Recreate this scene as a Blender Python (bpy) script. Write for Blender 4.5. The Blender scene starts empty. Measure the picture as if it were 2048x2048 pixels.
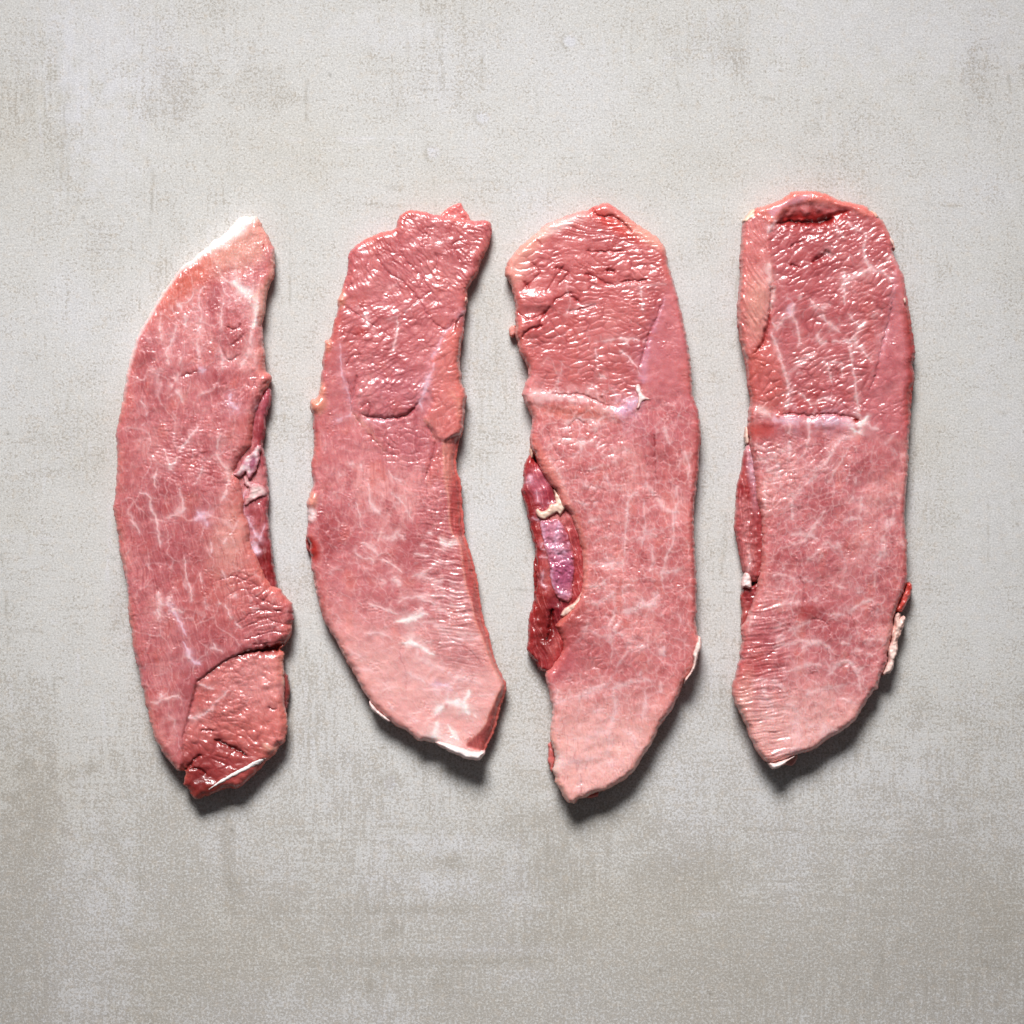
import bpy, math
import numpy as np
C = bpy.context
scene = C.scene
# ---------------------------------------------------------------- camera, light, exposure
S = 0.00019            # metres per source pixel
H = 1.2                # camera height above the worktop
cam_d = bpy.data.cameras.new('camera'); cam = bpy.data.objects.new('camera', cam_d)
scene.collection.objects.link(cam); scene.camera = cam
cam.location = (0, 0, H); cam.rotation_euler = (0, 0, 0)
cam_d.sensor_width = 36; cam_d.lens = 36*H/(2048*S); cam_d.clip_start = 0.05; cam_d.clip_end = 50

world = bpy.data.worlds.new('World'); scene.world = world; world.use_nodes = True
bg = world.node_tree.nodes['Background']
bg.inputs['Color'].default_value = (0.95, 0.96, 1.0, 1); bg.inputs['Strength'].default_value = 0.085

def area(name, loc, target, sx, sy, power, color):
    d = bpy.data.lights.new(name, 'AREA'); d.shape = 'RECTANGLE'; d.size = sx; d.size_y = sy
    d.energy = power; d.color = color; d.spread = math.radians(33)
    o = bpy.data.objects.new(name, d); scene.collection.objects.link(o)
    o.location = loc
    from mathutils import Vector
    o.rotation_euler = (Vector(target)-Vector(loc)).to_track_quat('-Z', 'Y').to_euler()
    return o
area('key_softbox', (-0.17, 1.06, 0.98), (-0.015, 0.005, 0), 0.70, 0.46, 2.5, (1.0, 0.992, 0.985))
vs = scene.view_settings
vs.view_transform = 'Standard'; vs.look = 'None'; vs.exposure = 0.0; vs.gamma = 1.0
scene.cycles.use_denoising = True
scene.cycles.max_bounces = 8

# ---------------------------------------------------------------- numpy tools
def lin(c):
    c = np.array(c, dtype=np.float64)/255.0
    return np.where(c <= 0.04045, c/12.92, ((c+0.055)/1.055)**2.4)
def smooth(a, b, x):
    t = np.clip((x-a)/(b-a), 0, 1); return t*t*(3-2*t)
def _hash(ix, iy, seed):
    h = (ix.astype(np.int64)*374761393 + iy.astype(np.int64)*668265263 + seed*974634777) & 0xffffffff
    h = ((h ^ (h >> 13))*1274126177) & 0xffffffff
    h = ((h ^ (h >> 16))*2246822519) & 0xffffffff
    return (h ^ (h >> 15)) & 0xffffffff
def rnd(ix, iy, seed): return _hash(ix, iy, seed)/4294967295.0
def noise(x, y, seed=0):
    ix = np.floor(x); iy = np.floor(y); fx = x-ix; fy = y-iy
    ux = fx*fx*fx*(fx*(fx*6-15)+10); uy = fy*fy*fy*(fy*(fy*6-15)+10)
    def g(dx, dy):
        a = rnd(ix+dx, iy+dy, seed)*2*np.pi
        return np.cos(a)*(fx-dx)+np.sin(a)*(fy-dy)
    a = g(0, 0)*(1-ux)+g(1, 0)*ux; b = g(0, 1)*(1-ux)+g(1, 1)*ux
    return (a*(1-uy)+b*uy)*1.5
def fbm(x, y, seed=0, oct=4, gain=0.5):
    s = 0; a = 1; n = 0
    for i in range(oct):
        s = s+a*noise(x*2**i+7.3*i, y*2**i-3.1*i, seed+i*17); n += a; a *= gain
    return s/n*1.4
def voronoi(x, y, seed=0, jit=0.9):
    ix = np.floor(x); iy = np.floor(y)
    f1 = np.full(x.shape, 9.0); f2 = np.full(x.shape, 9.0); cid = np.zeros(x.shape); dv = np.zeros(x.shape)
    for dx in (-1, 0, 1):
        for dy in (-1, 0, 1):
            cx = ix+dx; cy = iy+dy
            px = cx+0.5+jit*(rnd(cx, cy, seed)-0.5); py = cy+0.5+jit*(rnd(cx, cy, seed+91)-0.5)
            d = np.hypot(px-x, py-y)
            new = d < f1
            f2 = np.where(new, f1, np.minimum(f2, d))
            cid = np.where(new, rnd(cx, cy, seed+33), cid); dv = np.where(new, py-y, dv)
            f1 = np.where(new, d, f1)
    return f1, f2, cid, dv
def catmull(P, closed, step=5.0):
    P = np.array(P, float); n = len(P); out = []
    for i in range(n if closed else n-1):
        if closed: p0, p1, p2, p3 = P[i-1], P[i], P[(i+1) % n], P[(i+2) % n]
        else: p0, p1, p2, p3 = P[max(i-1, 0)], P[i], P[i+1], P[min(i+2, n-1)]
        m = max(1, int(np.hypot(*(p2-p1)[:2])/step))
        for k in range(m):
            t = k/m
            out.append(0.5*((2*p1)+(-p0+p2)*t+(2*p0-5*p1+4*p2-p3)*t*t+(-p0+3*p1-3*p2+p3)*t**3))
    if not closed: out.append(P[-1])
    return np.array(out)
def seg_dist(X, Y, P, closed):
    """distance to a polyline, and the position (index + fraction) of the nearest point"""
    best = np.full(X.shape, 1e18); pos = np.zeros(X.shape)
    n = len(P)
    for i in range(n if closed else n-1):
        a = P[i]; b = P[(i+1) % n]; ab = b-a; L = ab@ab+1e-12
        t = np.clip(((X-a[0])*ab[0]+(Y-a[1])*ab[1])/L, 0, 1)
        d = (X-a[0]-t*ab[0])**2+(Y-a[1]-t*ab[1])**2
        m = d < best
        best = np.where(m, d, best); pos = np.where(m, i+t, pos)
    return np.sqrt(best), pos
def inside(X, Y, P):
    c = np.zeros(X.shape, bool); n = len(P)
    for i in range(n):
        x1, y1 = P[i]; x2, y2 = P[(i+1) % n]
        if y1 == y2: continue
        m = ((y1 > Y) != (y2 > Y)) & (X < (x2-x1)*(Y-y1)/(y2-y1)+x1)
        c ^= m
    return c
def sdf(X, Y, P):
    """signed distance, positive inside (coarse pass far from the border for speed)"""
    d = np.full(X.shape, 1e9)
    # rows are processed against nearby segments only
    A = P; B = np.roll(P, -1, 0)
    ys = Y[:, 0]
    blk = 24
    for r0 in range(0, X.shape[0], blk):
        xs = X[r0:r0+blk]; yy = Y[r0:r0+blk]
        ylo, yhi = ys[r0], ys[min(r0+blk, len(ys))-1]
        near = (np.minimum(A[:, 1], B[:, 1]) < yhi+90) & (np.maximum(A[:, 1], B[:, 1]) > ylo-90)
        best = np.full(xs.shape, 90.0**2)
        for a, b in zip(A[near], B[near]):
            ab = b-a; L = ab@ab+1e-12
            lo, hi = min(a[0], b[0])-90, max(a[0], b[0])+90
            j0, j1 = np.searchsorted(X[0], (lo, hi))
            if j1 <= j0: continue
            x = xs[:, j0:j1]; y = yy[:, j0:j1]
            t = np.clip(((x-a[0])*ab[0]+(y-a[1])*ab[1])/L, 0, 1)
            best[:, j0:j1] = np.minimum(best[:, j0:j1], (x-a[0]-t*ab[0])**2+(y-a[1]-t*ab[1])**2)
        d[r0:r0+blk] = np.sqrt(best)
    return np.where(inside(X, Y, P), d, -d)
def blur(a, s):
    r = int(3*s)+1; k = np.exp(-0.5*(np.arange(-r, r+1)/s)**2); k /= k.sum()
    for ax in (0, 1):
        p = np.pad(a, [(r, r) if i == ax else (0, 0) for i in (0, 1)], mode='edge')
        o = 0
        for i, w in enumerate(k):
            o = o+w*(p[i:i+a.shape[0]] if ax == 0 else p[:, i:i+a.shape[1]])
        a = o
    return a

# tracing frames: 500 px crops of the place, traced at 3.864 : 1
ORG = dict(A1=(200, 400), A2=(200, 800), A3=(200, 1150), B1=(570, 380), B2=(570, 780), B3=(570, 1080),
           C1=(970, 380), C2=(970, 780), C3=(970, 1150), D1=(1400, 360), D2=(1400, 760), D3=(1400, 1100))
F = 3.864
def Q(k, *pts):
    ox, oy = ORG[k]; return [(ox+x/F, oy+y/F) for x, y in pts]
def Q1(k, x, y): return (ORG[k][0]+x/F, ORG[k][1]+y/F)
def ribbon(pts, w):
    P = catmull(pts, False, 6.0); n = len(P)
    T = np.gradient(P, axis=0); T /= np.linalg.norm(T, axis=1)[:, None]+1e-9
    N = np.stack([-T[:, 1], T[:, 0]], 1)
    u = np.linspace(0, 1, n)
    ww = np.interp(u, np.linspace(0, 1, len(w)), w)[:, None]*0.5
    return [tuple(p) for p in np.concatenate([P+N*ww, (P-N*ww)[::-1]])]

# ---------------------------------------------------------------- colours (measured tints of the meat itself)
KA = 0.84
def col(r, g, b): return lin((r, g, b))*KA
BASE = col(218, 148, 148); LIGHT = col(236, 180, 175); DARK = col(184, 96, 100); DEEP = col(142, 38, 38)
ORANGE = col(228, 138, 116); FAT = col(252, 240, 234); VEIN = col(243, 206, 203); MAUVE = col(196, 122, 130)
PURPLE = col(196, 120, 162); LILAC = col(240, 206, 214); RED = col(186, 58, 48); PALE = col(236, 186, 170)
SALMON = col(224, 144, 134)

# ---------------------------------------------------------------- the sculpting canvas: height + colour fields of one piece of meat
class Canvas:
    def __init__(s, outline, g, seed, jitter=1.6, sharp=False):
        P = np.array(outline, float) if sharp else catmull(outline, True, 4.0)
        s.P = P; s.g = g; s.seed = seed
        x0, y0 = P.min(0)-3*g-3; x1, y1 = P.max(0)+3*g+3
        s.xs = np.arange(x0, x1, g); s.ys = np.arange(y0, y1, g)
        s.X, s.Y = np.meshgrid(s.xs, s.ys)
        X, Y = s.X, s.Y
        s.sd = sdf(X, Y, P)
        near = smooth(40, 0, np.abs(s.sd))
        s.sd = s.sd+near*jitter*(noise(X/14, Y/14, seed+5)+0.6*noise(X/6, Y/6, seed+6))
        s.h = np.zeros(X.shape); s.fat = np.zeros(X.shape)
        s.c = np.ones(X.shape+(3,))*BASE
    def win(s, pts, pad):
        P = np.array(pts); a = P[:, :2].min(0)-pad; b = P[:, :2].max(0)+pad
        j0, j1 = np.searchsorted(s.xs, (a[0], b[0])); i0, i1 = np.searchsorted(s.ys, (a[1], b[1]))
        return slice(i0, i1), slice(j0, j1)
    def ell(s, x, y, rx, ry, rot=0, soft=0.5):
        a = math.radians(rot); dx = s.X-x; dy = s.Y-y
        u = (dx*math.cos(a)+dy*math.sin(a))/rx; v = (-dx*math.sin(a)+dy*math.cos(a))/ry
        r = np.sqrt(u*u+v*v)+0.16*noise(s.X/28, s.Y/28, s.seed+71)
        return 1-smooth(1-soft, 1+soft, r)
    def poly(s, pts, soft=8):
        P = catmull(pts, True, 8.0); m = np.zeros(s.X.shape)
        w = s.win(P, soft*2+4)
        if s.X[w].size == 0: return m
        X, Y = s.X[w], s.Y[w]
        d, _ = seg_dist(X, Y, P, True); d = np.where(inside(X, Y, P), d, -d)
        m[w] = smooth(-soft, soft, d+noise(X/10, Y/10, s.seed+61)*soft*0.4)
        return m
    def mix(s, m, color, k=1.0):
        m = np.clip(m*k, 0, 1)[..., None]; s.c = s.c*(1-m)+np.asarray(color)*m
    def line(s, pts, w, kind='vein', k=1.0, depth=0.0, color=None, broken=0.5):
        """a hand-laid vein / seam / crack; w in px (one value, or one per end)"""
        P = catmull(pts, False, 5.0)
        w = np.atleast_1d(np.array(w, float)); wm = w.max()
        W = s.win(P, wm*3+8)
        X, Y = s.X[W], s.Y[W]
        if X.size == 0: return
        wx = X+2.4*noise(X/9, Y/9, s.seed+41); wy = Y+2.4*noise(X/9, Y/9, s.seed+42)
        d, pos = seg_dist(wx, wy, P, False)
        u = pos/max(1, len(P)-1)
        ww = np.interp(u.ravel(), np.linspace(0, 1, len(w)), w).reshape(u.shape)
        ww = ww*(1.0+0.6*noise(X/16, Y/16, s.seed+43))*(1.15 if kind == 'vein' else 1.0)
        taper = np.clip(np.minimum(u, 1-u)*9+0.35, 0, 1) if kind != 'crack' else np.clip(np.minimum(u, 1-u)*6+0.3, 0, 1)
        ww = np.maximum(ww*taper, 0.3)
        core = np.exp(-(d/(ww*0.62))**2)
        halo = np.exp(-(d/(ww*1.6+3.5))**2)
        if kind == 'vein':
            brk = smooth(-0.45, 0.25, noise(X/17, Y/17, s.seed+44)+0.38*(1-broken))
            m = (core*0.60+halo*0.24)*k*brk
            cc = VEIN if color is None else color
            if color is FAT: m = m*1.3
            elif k > 0.82: m = m*1.15
            mm = np.clip(m, 0, 1)[..., None]
            s.c[W] = s.c[W]*(1-mm)+cc*mm
            s.fat[W] = np.maximum(s.fat[W], core*k*0.6)
            s.h[W] += core*(depth if depth else 0.25)
        else:
            cc = DEEP if color is None else color
            mm = np.clip((core*0.85+halo*0.35)*k, 0, 1)[..., None]
            s.c[W] = s.c[W]*(1-mm)+cc*mm
            depth = depth*0.7
            s.h[W] -= core*depth*taper+halo*depth*0.3*taper
    def network(s, m, size, aniso, ang, w, k=0.8, seed=0, thr=0.0, color=None, raise_=0.3):
        thr = thr-0.2; k = k*0.72; w = w*0.85
        a = math.radians(ang); X, Y = s.X, s.Y
        wx = X+size*0.35*fbm(X/size/1.2, Y/size/1.2, s.seed+seed+1, 3); wy = Y+size*0.35*fbm(X/size/1.2, Y/size/1.2, s.seed+seed+2, 3)
        u = (wx*math.cos(a)+wy*math.sin(a))/(size*aniso); v = (-wx*math.sin(a)+wy*math.cos(a))/size
        f1, f2, cid, dv = voronoi(u, v, s.seed+seed)
        e = (f2-f1)*size
        mod = smooth(thr-0.15, thr+0.45, noise(X/(size*0.7), Y/(size*0.7), s.seed+seed+3))
        wl = w*(0.4+1.15*mod)
        core = np.exp(-(e/wl)**2)*mod*m
        node = np.exp(-((f2+0.0)*size/ (w*6))**2)*0
        s.mix(core+node, VEIN if color is None else color, k)
        s.fat = np.maximum(s.fat, core*k*0.6)
        s.h += core*raise_
        return f1, f2, cid
    def crinkle(s, m, size, aniso, ang, amp, seed=0, tint=0.35, light=0.0, warp=0.5, shingle=0.35):
        """wrinkled muscle face: flat raised cells parted by narrow grooves, each a little proud at its upper side"""
        a = math.radians(ang); X, Y = s.X, s.Y
        wx = X+size*warp*1.2*fbm(X/size/4.5, Y/size/4.5, s.seed+seed+1, 3); wy = Y+size*warp*1.2*fbm(X/size/4.5, Y/size/4.5, s.seed+seed+2, 3)
        a2 = a; wx = wx+9*noise(X/75, Y/75, s.seed+seed+6); wy = wy+14*noise(X/90, Y/90, s.seed+seed+7)
        u = (wx*np.cos(a2)+wy*np.sin(a2))/(size*aniso); v = (-wx*np.sin(a2)+wy*np.cos(a2))/size
        f1, f2, cid, dv = voronoi(u+50, v+50, s.seed+seed)
        e = f2-f1
        lum = smooth(0, 0.30, e)
        dome = lum*(0.75+0.25*np.clip(1-f1*1.2, 0, 1))+lum*(0.18*(cid-0.5)+shingle*0.8*np.clip(dv, -0.5, 0.5))
        lv = 0.35+1.0*smooth(-0.6, 0.6, fbm(X/50, Y/50, s.seed+seed+9, 2))
        s.h += amp*0.38*m*lv*(dome-0.6)
        s.mix((1-smooth(0, 0.2, e))*m*lv, DARK, tint)
        s.mix(smooth(0.35, 0.7, e)*m*lv*cid, LIGHT, tint*0.5)
        if light: s.mix(np.exp(-(e/0.09)**2)*m*smooth(0.0, 0.4, noise(X/30, Y/30, s.seed+seed+4)), VEIN, light)
    def fibers(s, m, ang, length, width, amp, tint=0.2, seed=0):
        a = math.radians(ang); X, Y = s.X, s.Y
        wx = X+6*noise(X/40, Y/40, s.seed+seed); wy = Y+6*noise(X/40, Y/40, s.seed+seed+1)
        u = (wx*math.cos(a)+wy*math.sin(a))/length; v = (-wx*math.sin(a)+wy*math.cos(a))/width
        n = fbm(u, v, s.seed+seed+2, 3)
        s.h += amp*m*n
        s.mix(smooth(0.1, 0.8, -n)*m, DARK, tint); s.mix(smooth(0.2, 0.8, n)*m, LIGHT, tint*0.8)
    def lumps(s, m, size, amp, seed=0, aniso=1.0, ang=0):
        a = math.radians(ang)
        u = (s.X*math.cos(a)+s.Y*math.sin(a))/(size*aniso); v = (-s.X*math.sin(a)+s.Y*math.cos(a))/size
        s.h += 0.45*amp*m*fbm(u, v, s.seed+seed, 2)
    def tones(s, k=1.0):
        X, Y, q = s.X, s.Y, s.seed
        n = fbm(X/120, Y/150, q+11, 3); s.mix(smooth(0.05, 0.6, n), LIGHT, 0.7*k); s.mix(smooth(0.05, 0.6, -n), DARK, 0.5*k)
        n = fbm(X/45, Y/70, q+12, 4); s.mix(smooth(0.15, 0.7, n), SALMON, 0.6*k); s.mix(smooth(0.2, 0.7, -n), DARK, 0.5*k)
        n = fbm(X/11, Y/16, q+13, 3); s.mix(smooth(0.1, 0.7, n), LIGHT, 0.42*k); s.mix(smooth(0.1, 0.7, -n), DARK, 0.3*k)
        n = noise(X/3.5, Y/4.5, q+14); s.c *= (1+0.05*k*n)[..., None]
    def micro(s, amp=0.35, m=1.0):
        """fine wet facets that catch small glints"""
        X, Y, q = s.X, s.Y, s.seed
        z = smooth(-0.2, 0.5, fbm(X/40, Y/50, q+21, 3)); z2 = smooth(-0.15, 0.45, fbm(X/24, Y/24, q+25, 2))
        n = fbm(X/4.2, Y/3.4, q+22, 2)
        s.h += amp*m*((0.15+1.7*z*z2)*n+0.35*noise(X/13, Y/11, q+23)+0.25*z*noise(X/7, Y/5, q+24))
    def edge(s, color=ORANGE, k=0.45, w=16):  # rim tint paints in the light glowing through thin edges
        s.mix(np.exp(-np.clip(s.sd, 0, None)/w)*smooth(-0.6, 0.5, noise(s.X/60, s.Y/60, s.seed+51)+0.2), color, k)

LIFT = None
def make_mesh(name, cv, T, r, mat, parent, zmid=None, bottom=0.0, on=None, sink=3.0, tuck=9.0, plane=40.0, Tmap=None, lift=None):
    """Turn a canvas into a closed solid: relief top, rounded rim tucked under, flat belly. Lengths in px."""
    zmid = (0.55 if on is None else 0.12) if zmid is None else zmid
    g = cv.g; X, Y, sd = cv.X.copy(), cv.Y.copy(), cv.sd
    gy, gx = np.gradient(blur(sd, 1.2), g)
    gn = np.hypot(gx, gy)+1e-6; gx, gy = gx/gn, gy/gn
    d = np.clip(sd, 0, None)
    T = T*0.94 if on is None else T*0.5
    Th = T if Tmap is None else T*Tmap
    tuck = min(tuck, r*0.4) if on is None else 1.0
    r = r*0.55
    t = np.clip(d/r, 0, 1); dome = np.sqrt(1-(1-t)**2)
    fade = smooth(0, r*0.35, d)
    Z = bottom+Th*zmid+Th*(1-zmid)*dome+cv.h*(0.25+0.75*fade)
    base = np.zeros(X.shape)+bottom
    if on is not None:
        oc, oz = on
        j = np.clip(((X-oc.xs[0])/oc.g).round().astype(int), 0, len(oc.xs)-1); i = np.clip(((Y-oc.ys[0])/oc.g).round().astype(int), 0, len(oc.ys)-1)
        under = blur(oz, 2.0)[i, j]
        Z = Z+under; base = under-sink
    if on is None:      # the lower ends curl a little off the stone
        lf = 8*smooth(1280, 1540, Y)*smooth(60, 10, sd); Z = Z+lf*0.6; base = base+lf
    cv.Z = Z
    snap = sd < 0.35*g
    X = np.where(snap, X-gx*sd, X); Y = np.where(snap, Y-gy*sd, Y)
    Zt = np.where(snap, np.minimum(Z, base+(Z-base)), Z)
    ok = sd > -1.5*g
    q = (sd[:-1, :-1] > 0).astype(int)+(sd[1:, :-1] > 0)+(sd[:-1, 1:] > 0)+(sd[1:, 1:] > 0)
    keep = (q >= 1) & ok[:-1, :-1] & ok[1:, :-1] & ok[:-1, 1:] & ok[1:, 1:]
    idx = np.arange(X.size).reshape(X.shape)
    i, j = np.nonzero(keep)
    quads = np.stack([idx[i, j], idx[i+1, j], idx[i+1, j+1], idx[i, j+1]], 1)
    used = np.unique(quads); remap = -np.ones(X.size, int); remap[used] = np.arange(len(used))
    quads = remap[quads]
    vx, vy, vz = X.ravel()[used], Y.ravel()[used], Zt.ravel()[used]
    cols = cv.c.reshape(-1, 3)[used]; fat = cv.fat.ravel()[used]
    nx, ny, bz = gx.ravel()[used], gy.ravel()[used], base.ravel()[used]
    # border edges (used by one quad only), directed
    E = np.concatenate([quads[:, [0, 1]], quads[:, [1, 2]], quads[:, [2, 3]], quads[:, [3, 0]]])
    key = np.minimum(E[:, 0], E[:, 1])*len(used)+np.maximum(E[:, 0], E[:, 1])
    _, inv, cnt = np.unique(key, return_inverse=True, return_counts=True)
    B = E[cnt[inv] == 1]
    bv = np.unique(B); bm = -np.ones(len(used), int); bm[bv] = np.arange(len(bv))
    fat = np.maximum(fat, 0.95*smooth(5.0, 1.7, sd.ravel()[used])*smooth(-0.3, 0.1, -ny)) if mat.name == 'raw_pork' else fat.copy()
    fat[bv] = np.where(ny[bv] < 0.1, 0.95, 0.6)
    V = [np.stack([vx, vy, vz], 1)]; CC = [cols]; FF = [fat]; faces = [quads]
    prev = bv.copy(); n = len(used)
    z0 = vz[bv]; zb = bz[bv]
    for k in range(1, 6):
        th = k/5*math.pi/2
        inw = tuck*(1-math.cos(th)) - 0.2*math.sin(2*th)
        z = zb+(z0-zb)*(1-math.sin(th))
        V.append(np.stack([vx[bv]+nx[bv]*inw, vy[bv]+ny[bv]*inw, z], 1)); CC.append(cols[bv]); FF.append(np.ones(len(bv)))
        cur = n+np.arange(len(bv)); n += len(bv)
        faces.append(np.stack([B[:, 1] if k == 1 else prev[bm[B[:, 1]]], B[:, 0] if k == 1 else prev[bm[B[:, 0]]], cur[bm[B[:, 0]]], cur[bm[B[:, 1]]]], 1))
        prev = cur
    # belly: coarse cap closing the solid
    if on is None:
        st = 5
        Xc, Yc, Sc, Bc = cv.X[::st, ::st], cv.Y[::st, ::st], cv.sd[::st, ::st], base[::st, ::st]
        idc = np.arange(Xc.size).reshape(Xc.shape)
        m = np.minimum.reduce([Sc[:-1, :-1], Sc[1:, :-1], Sc[:-1, 1:], Sc[1:, 1:]]) > 2.0
        a, b = np.nonzero(m)
        if len(a):
            V.append(np.stack([Xc.ravel(), Yc.ravel(), Bc.ravel()+0.6], 1)); CC.append(np.ones((Xc.size, 3))*BASE); FF.append(np.zeros(Xc.size))
            faces.append(n+np.stack([idc[a, b], idc[a, b+1], idc[a+1, b+1], idc[a+1, b]], 1)); n += Xc.size
    V = np.concatenate(V); CC = np.concatenate(CC); FF = np.concatenate(FF); faces = np.concatenate(faces)
    us = np.unique(faces); rm = -np.ones(n, int); rm[us] = np.arange(len(us))
    V, CC, FF, faces = V[us], CC[us], FF[us], rm[faces]
    comp = 1-plane*S/H
    co = np.stack([(V[:, 0]-1024)*S*comp, (1024-V[:, 1])*S*comp, V[:, 2]*S], 1)
    me = bpy.data.meshes.new(name)
    me.vertices.add(len(co)); me.vertices.foreach_set('co', co.astype(np.float32).ravel())
    nf = len(faces)
    me.loops.add(nf*4); me.polygons.add(nf)
    me.loops.foreach_set('vertex_index', faces.astype(np.int32).ravel())
    me.polygons.foreach_set('loop_start', np.arange(0, nf*4, 4, dtype=np.int32))
    me.update(calc_edges=True)
    me.polygons.foreach_set('use_smooth', np.ones(nf, bool))
    at = me.color_attributes.new('tint', 'FLOAT_COLOR', 'POINT')
    at.data.foreach_set('color', np.concatenate([np.clip(np.array([1.10, 1.13, 1.19])*np.clip(CC, 0, 1)**1.34, 0, 0.9), FF[:, None]], 1).astype(np.float32).ravel())
    me.materials.append(mat)
    me.validate()
    o = bpy.data.objects.new(name, me); scene.collection.objects.link(o)
    if parent is not None:
        o.parent = parent; o.matrix_parent_inverse = parent.matrix_world.inverted()
    return o, (cv, np.where(sd > 0, Z, bottom))

def empty(name, x, y, label, group):
    o = bpy.data.objects.new(name, None); scene.collection.objects.link(o)
    o.empty_display_size = 0.02
    o.location = ((x-1024)*S, (1024-y)*S, 0)
    o['label'] = label; o['category'] = 'pork slice'; o['group'] = group; o['kind'] = 'thing'
    C.view_layer.update()
    return o

# ---------------------------------------------------------------- materials
def meat_material(name, rough, sss, coat, bump, scale=1.0):
    m = bpy.data.materials.new(name); m.use_nodes = True
    nt = m.node_tree; N = nt.nodes; L = nt.links
    p = N['Principled BSDF']
    at = N.new('ShaderNodeAttribute'); at.attribute_name = 'tint'
    tc = N.new('ShaderNodeNewGeometry')
    n1 = N.new('ShaderNodeTexNoise'); n1.inputs['Scale'].default_value = 1900*scale; n1.inputs['Detail'].default_value = 3
    L.new(tc.outputs['Position'], n1.inputs['Vector'])
    mr = N.new('ShaderNodeMapRange'); mr.inputs['To Min'].default_value = 0.90; mr.inputs['To Max'].default_value = 1.10
    L.new(n1.outputs['Fac'], mr.inputs['Value'])
    mx = N.new('ShaderNodeVectorMath'); mx.operation = 'SCALE'
    L.new(at.outputs['Color'], mx.inputs[0]); L.new(mr.outputs['Result'], mx.inputs['Scale'])
    L.new(mx.outputs['Vector'], p.inputs['Base Color'])
    n2 = N.new('ShaderNodeTexNoise'); n2.inputs['Scale'].default_value = 300; n2.inputs['Detail'].default_value = 4
    L.new(tc.outputs['Position'], n2.inputs['Vector'])
    r2 = N.new('ShaderNodeMapRange'); r2.inputs['From Min'].default_value = 0.3; r2.inputs['From Max'].default_value = 0.7
    r2.inputs['To Min'].default_value = rough-0.1; r2.inputs['To Max'].default_value = rough+0.14
    L.new(n2.outputs['Fac'], r2.inputs['Value']); L.new(r2.outputs['Result'], p.inputs['Roughness'])
    n3 = N.new('ShaderNodeTexNoise'); n3.inputs['Scale'].default_value = 1500*scale; n3.inputs['Detail'].default_value = 2
    L.new(tc.outputs['Position'], n3.inputs['Vector'])
    b = N.new('ShaderNodeBump'); b.inputs['Strength'].default_value = bump; b.inputs['Distance'].default_value = 0.0002
    L.new(n3.outputs['Fac'], b.inputs['Height']); L.new(b.outputs['Normal'], p.inputs['Normal']); L.new(b.outputs['Normal'], p.inputs['Coat Normal'])
    p.inputs['Subsurface Weight'].default_value = sss
    p.inputs['Subsurface Radius'].default_value = (1.0, 0.32, 0.22)
    p.inputs['Subsurface Scale'].default_value = 0.0026
    p.inputs['IOR'].default_value = 1.4
    dr = N.new('ShaderNodeMapRange'); dr.inputs['From Min'].default_value = 0.62; dr.inputs['From Max'].default_value = 0.95
    dr.inputs['To Min'].default_value = coat; dr.inputs['To Max'].default_value = 0.0
    L.new(at.outputs['Alpha'], dr.inputs['Value']); L.new(dr.outputs['Result'], p.inputs['Coat Weight'])
    ds = N.new('ShaderNodeMapRange'); ds.inputs['From Min'].default_value = 0.62; ds.inputs['From Max'].default_value = 0.95
    ds.inputs['To Min'].default_value = 0.5; ds.inputs['To Max'].default_value = 0.05
    L.new(at.outputs['Alpha'], ds.inputs['Value']); L.new(ds.outputs['Result'], p.inputs['Specular IOR Level'])
    p.inputs['Coat Roughness'].default_value = 0.19
    p.inputs['Coat IOR'].default_value = 1.5
    return m
MEAT = meat_material('raw_pork', 0.38, 0.55, 0.75, 0.35)
FATM = meat_material('pork_fat', 0.5, 0.1, 0.25, 0.3)
SILVER = meat_material('silverskin', 0.3, 0.25, 0.9, 0.15)

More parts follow.
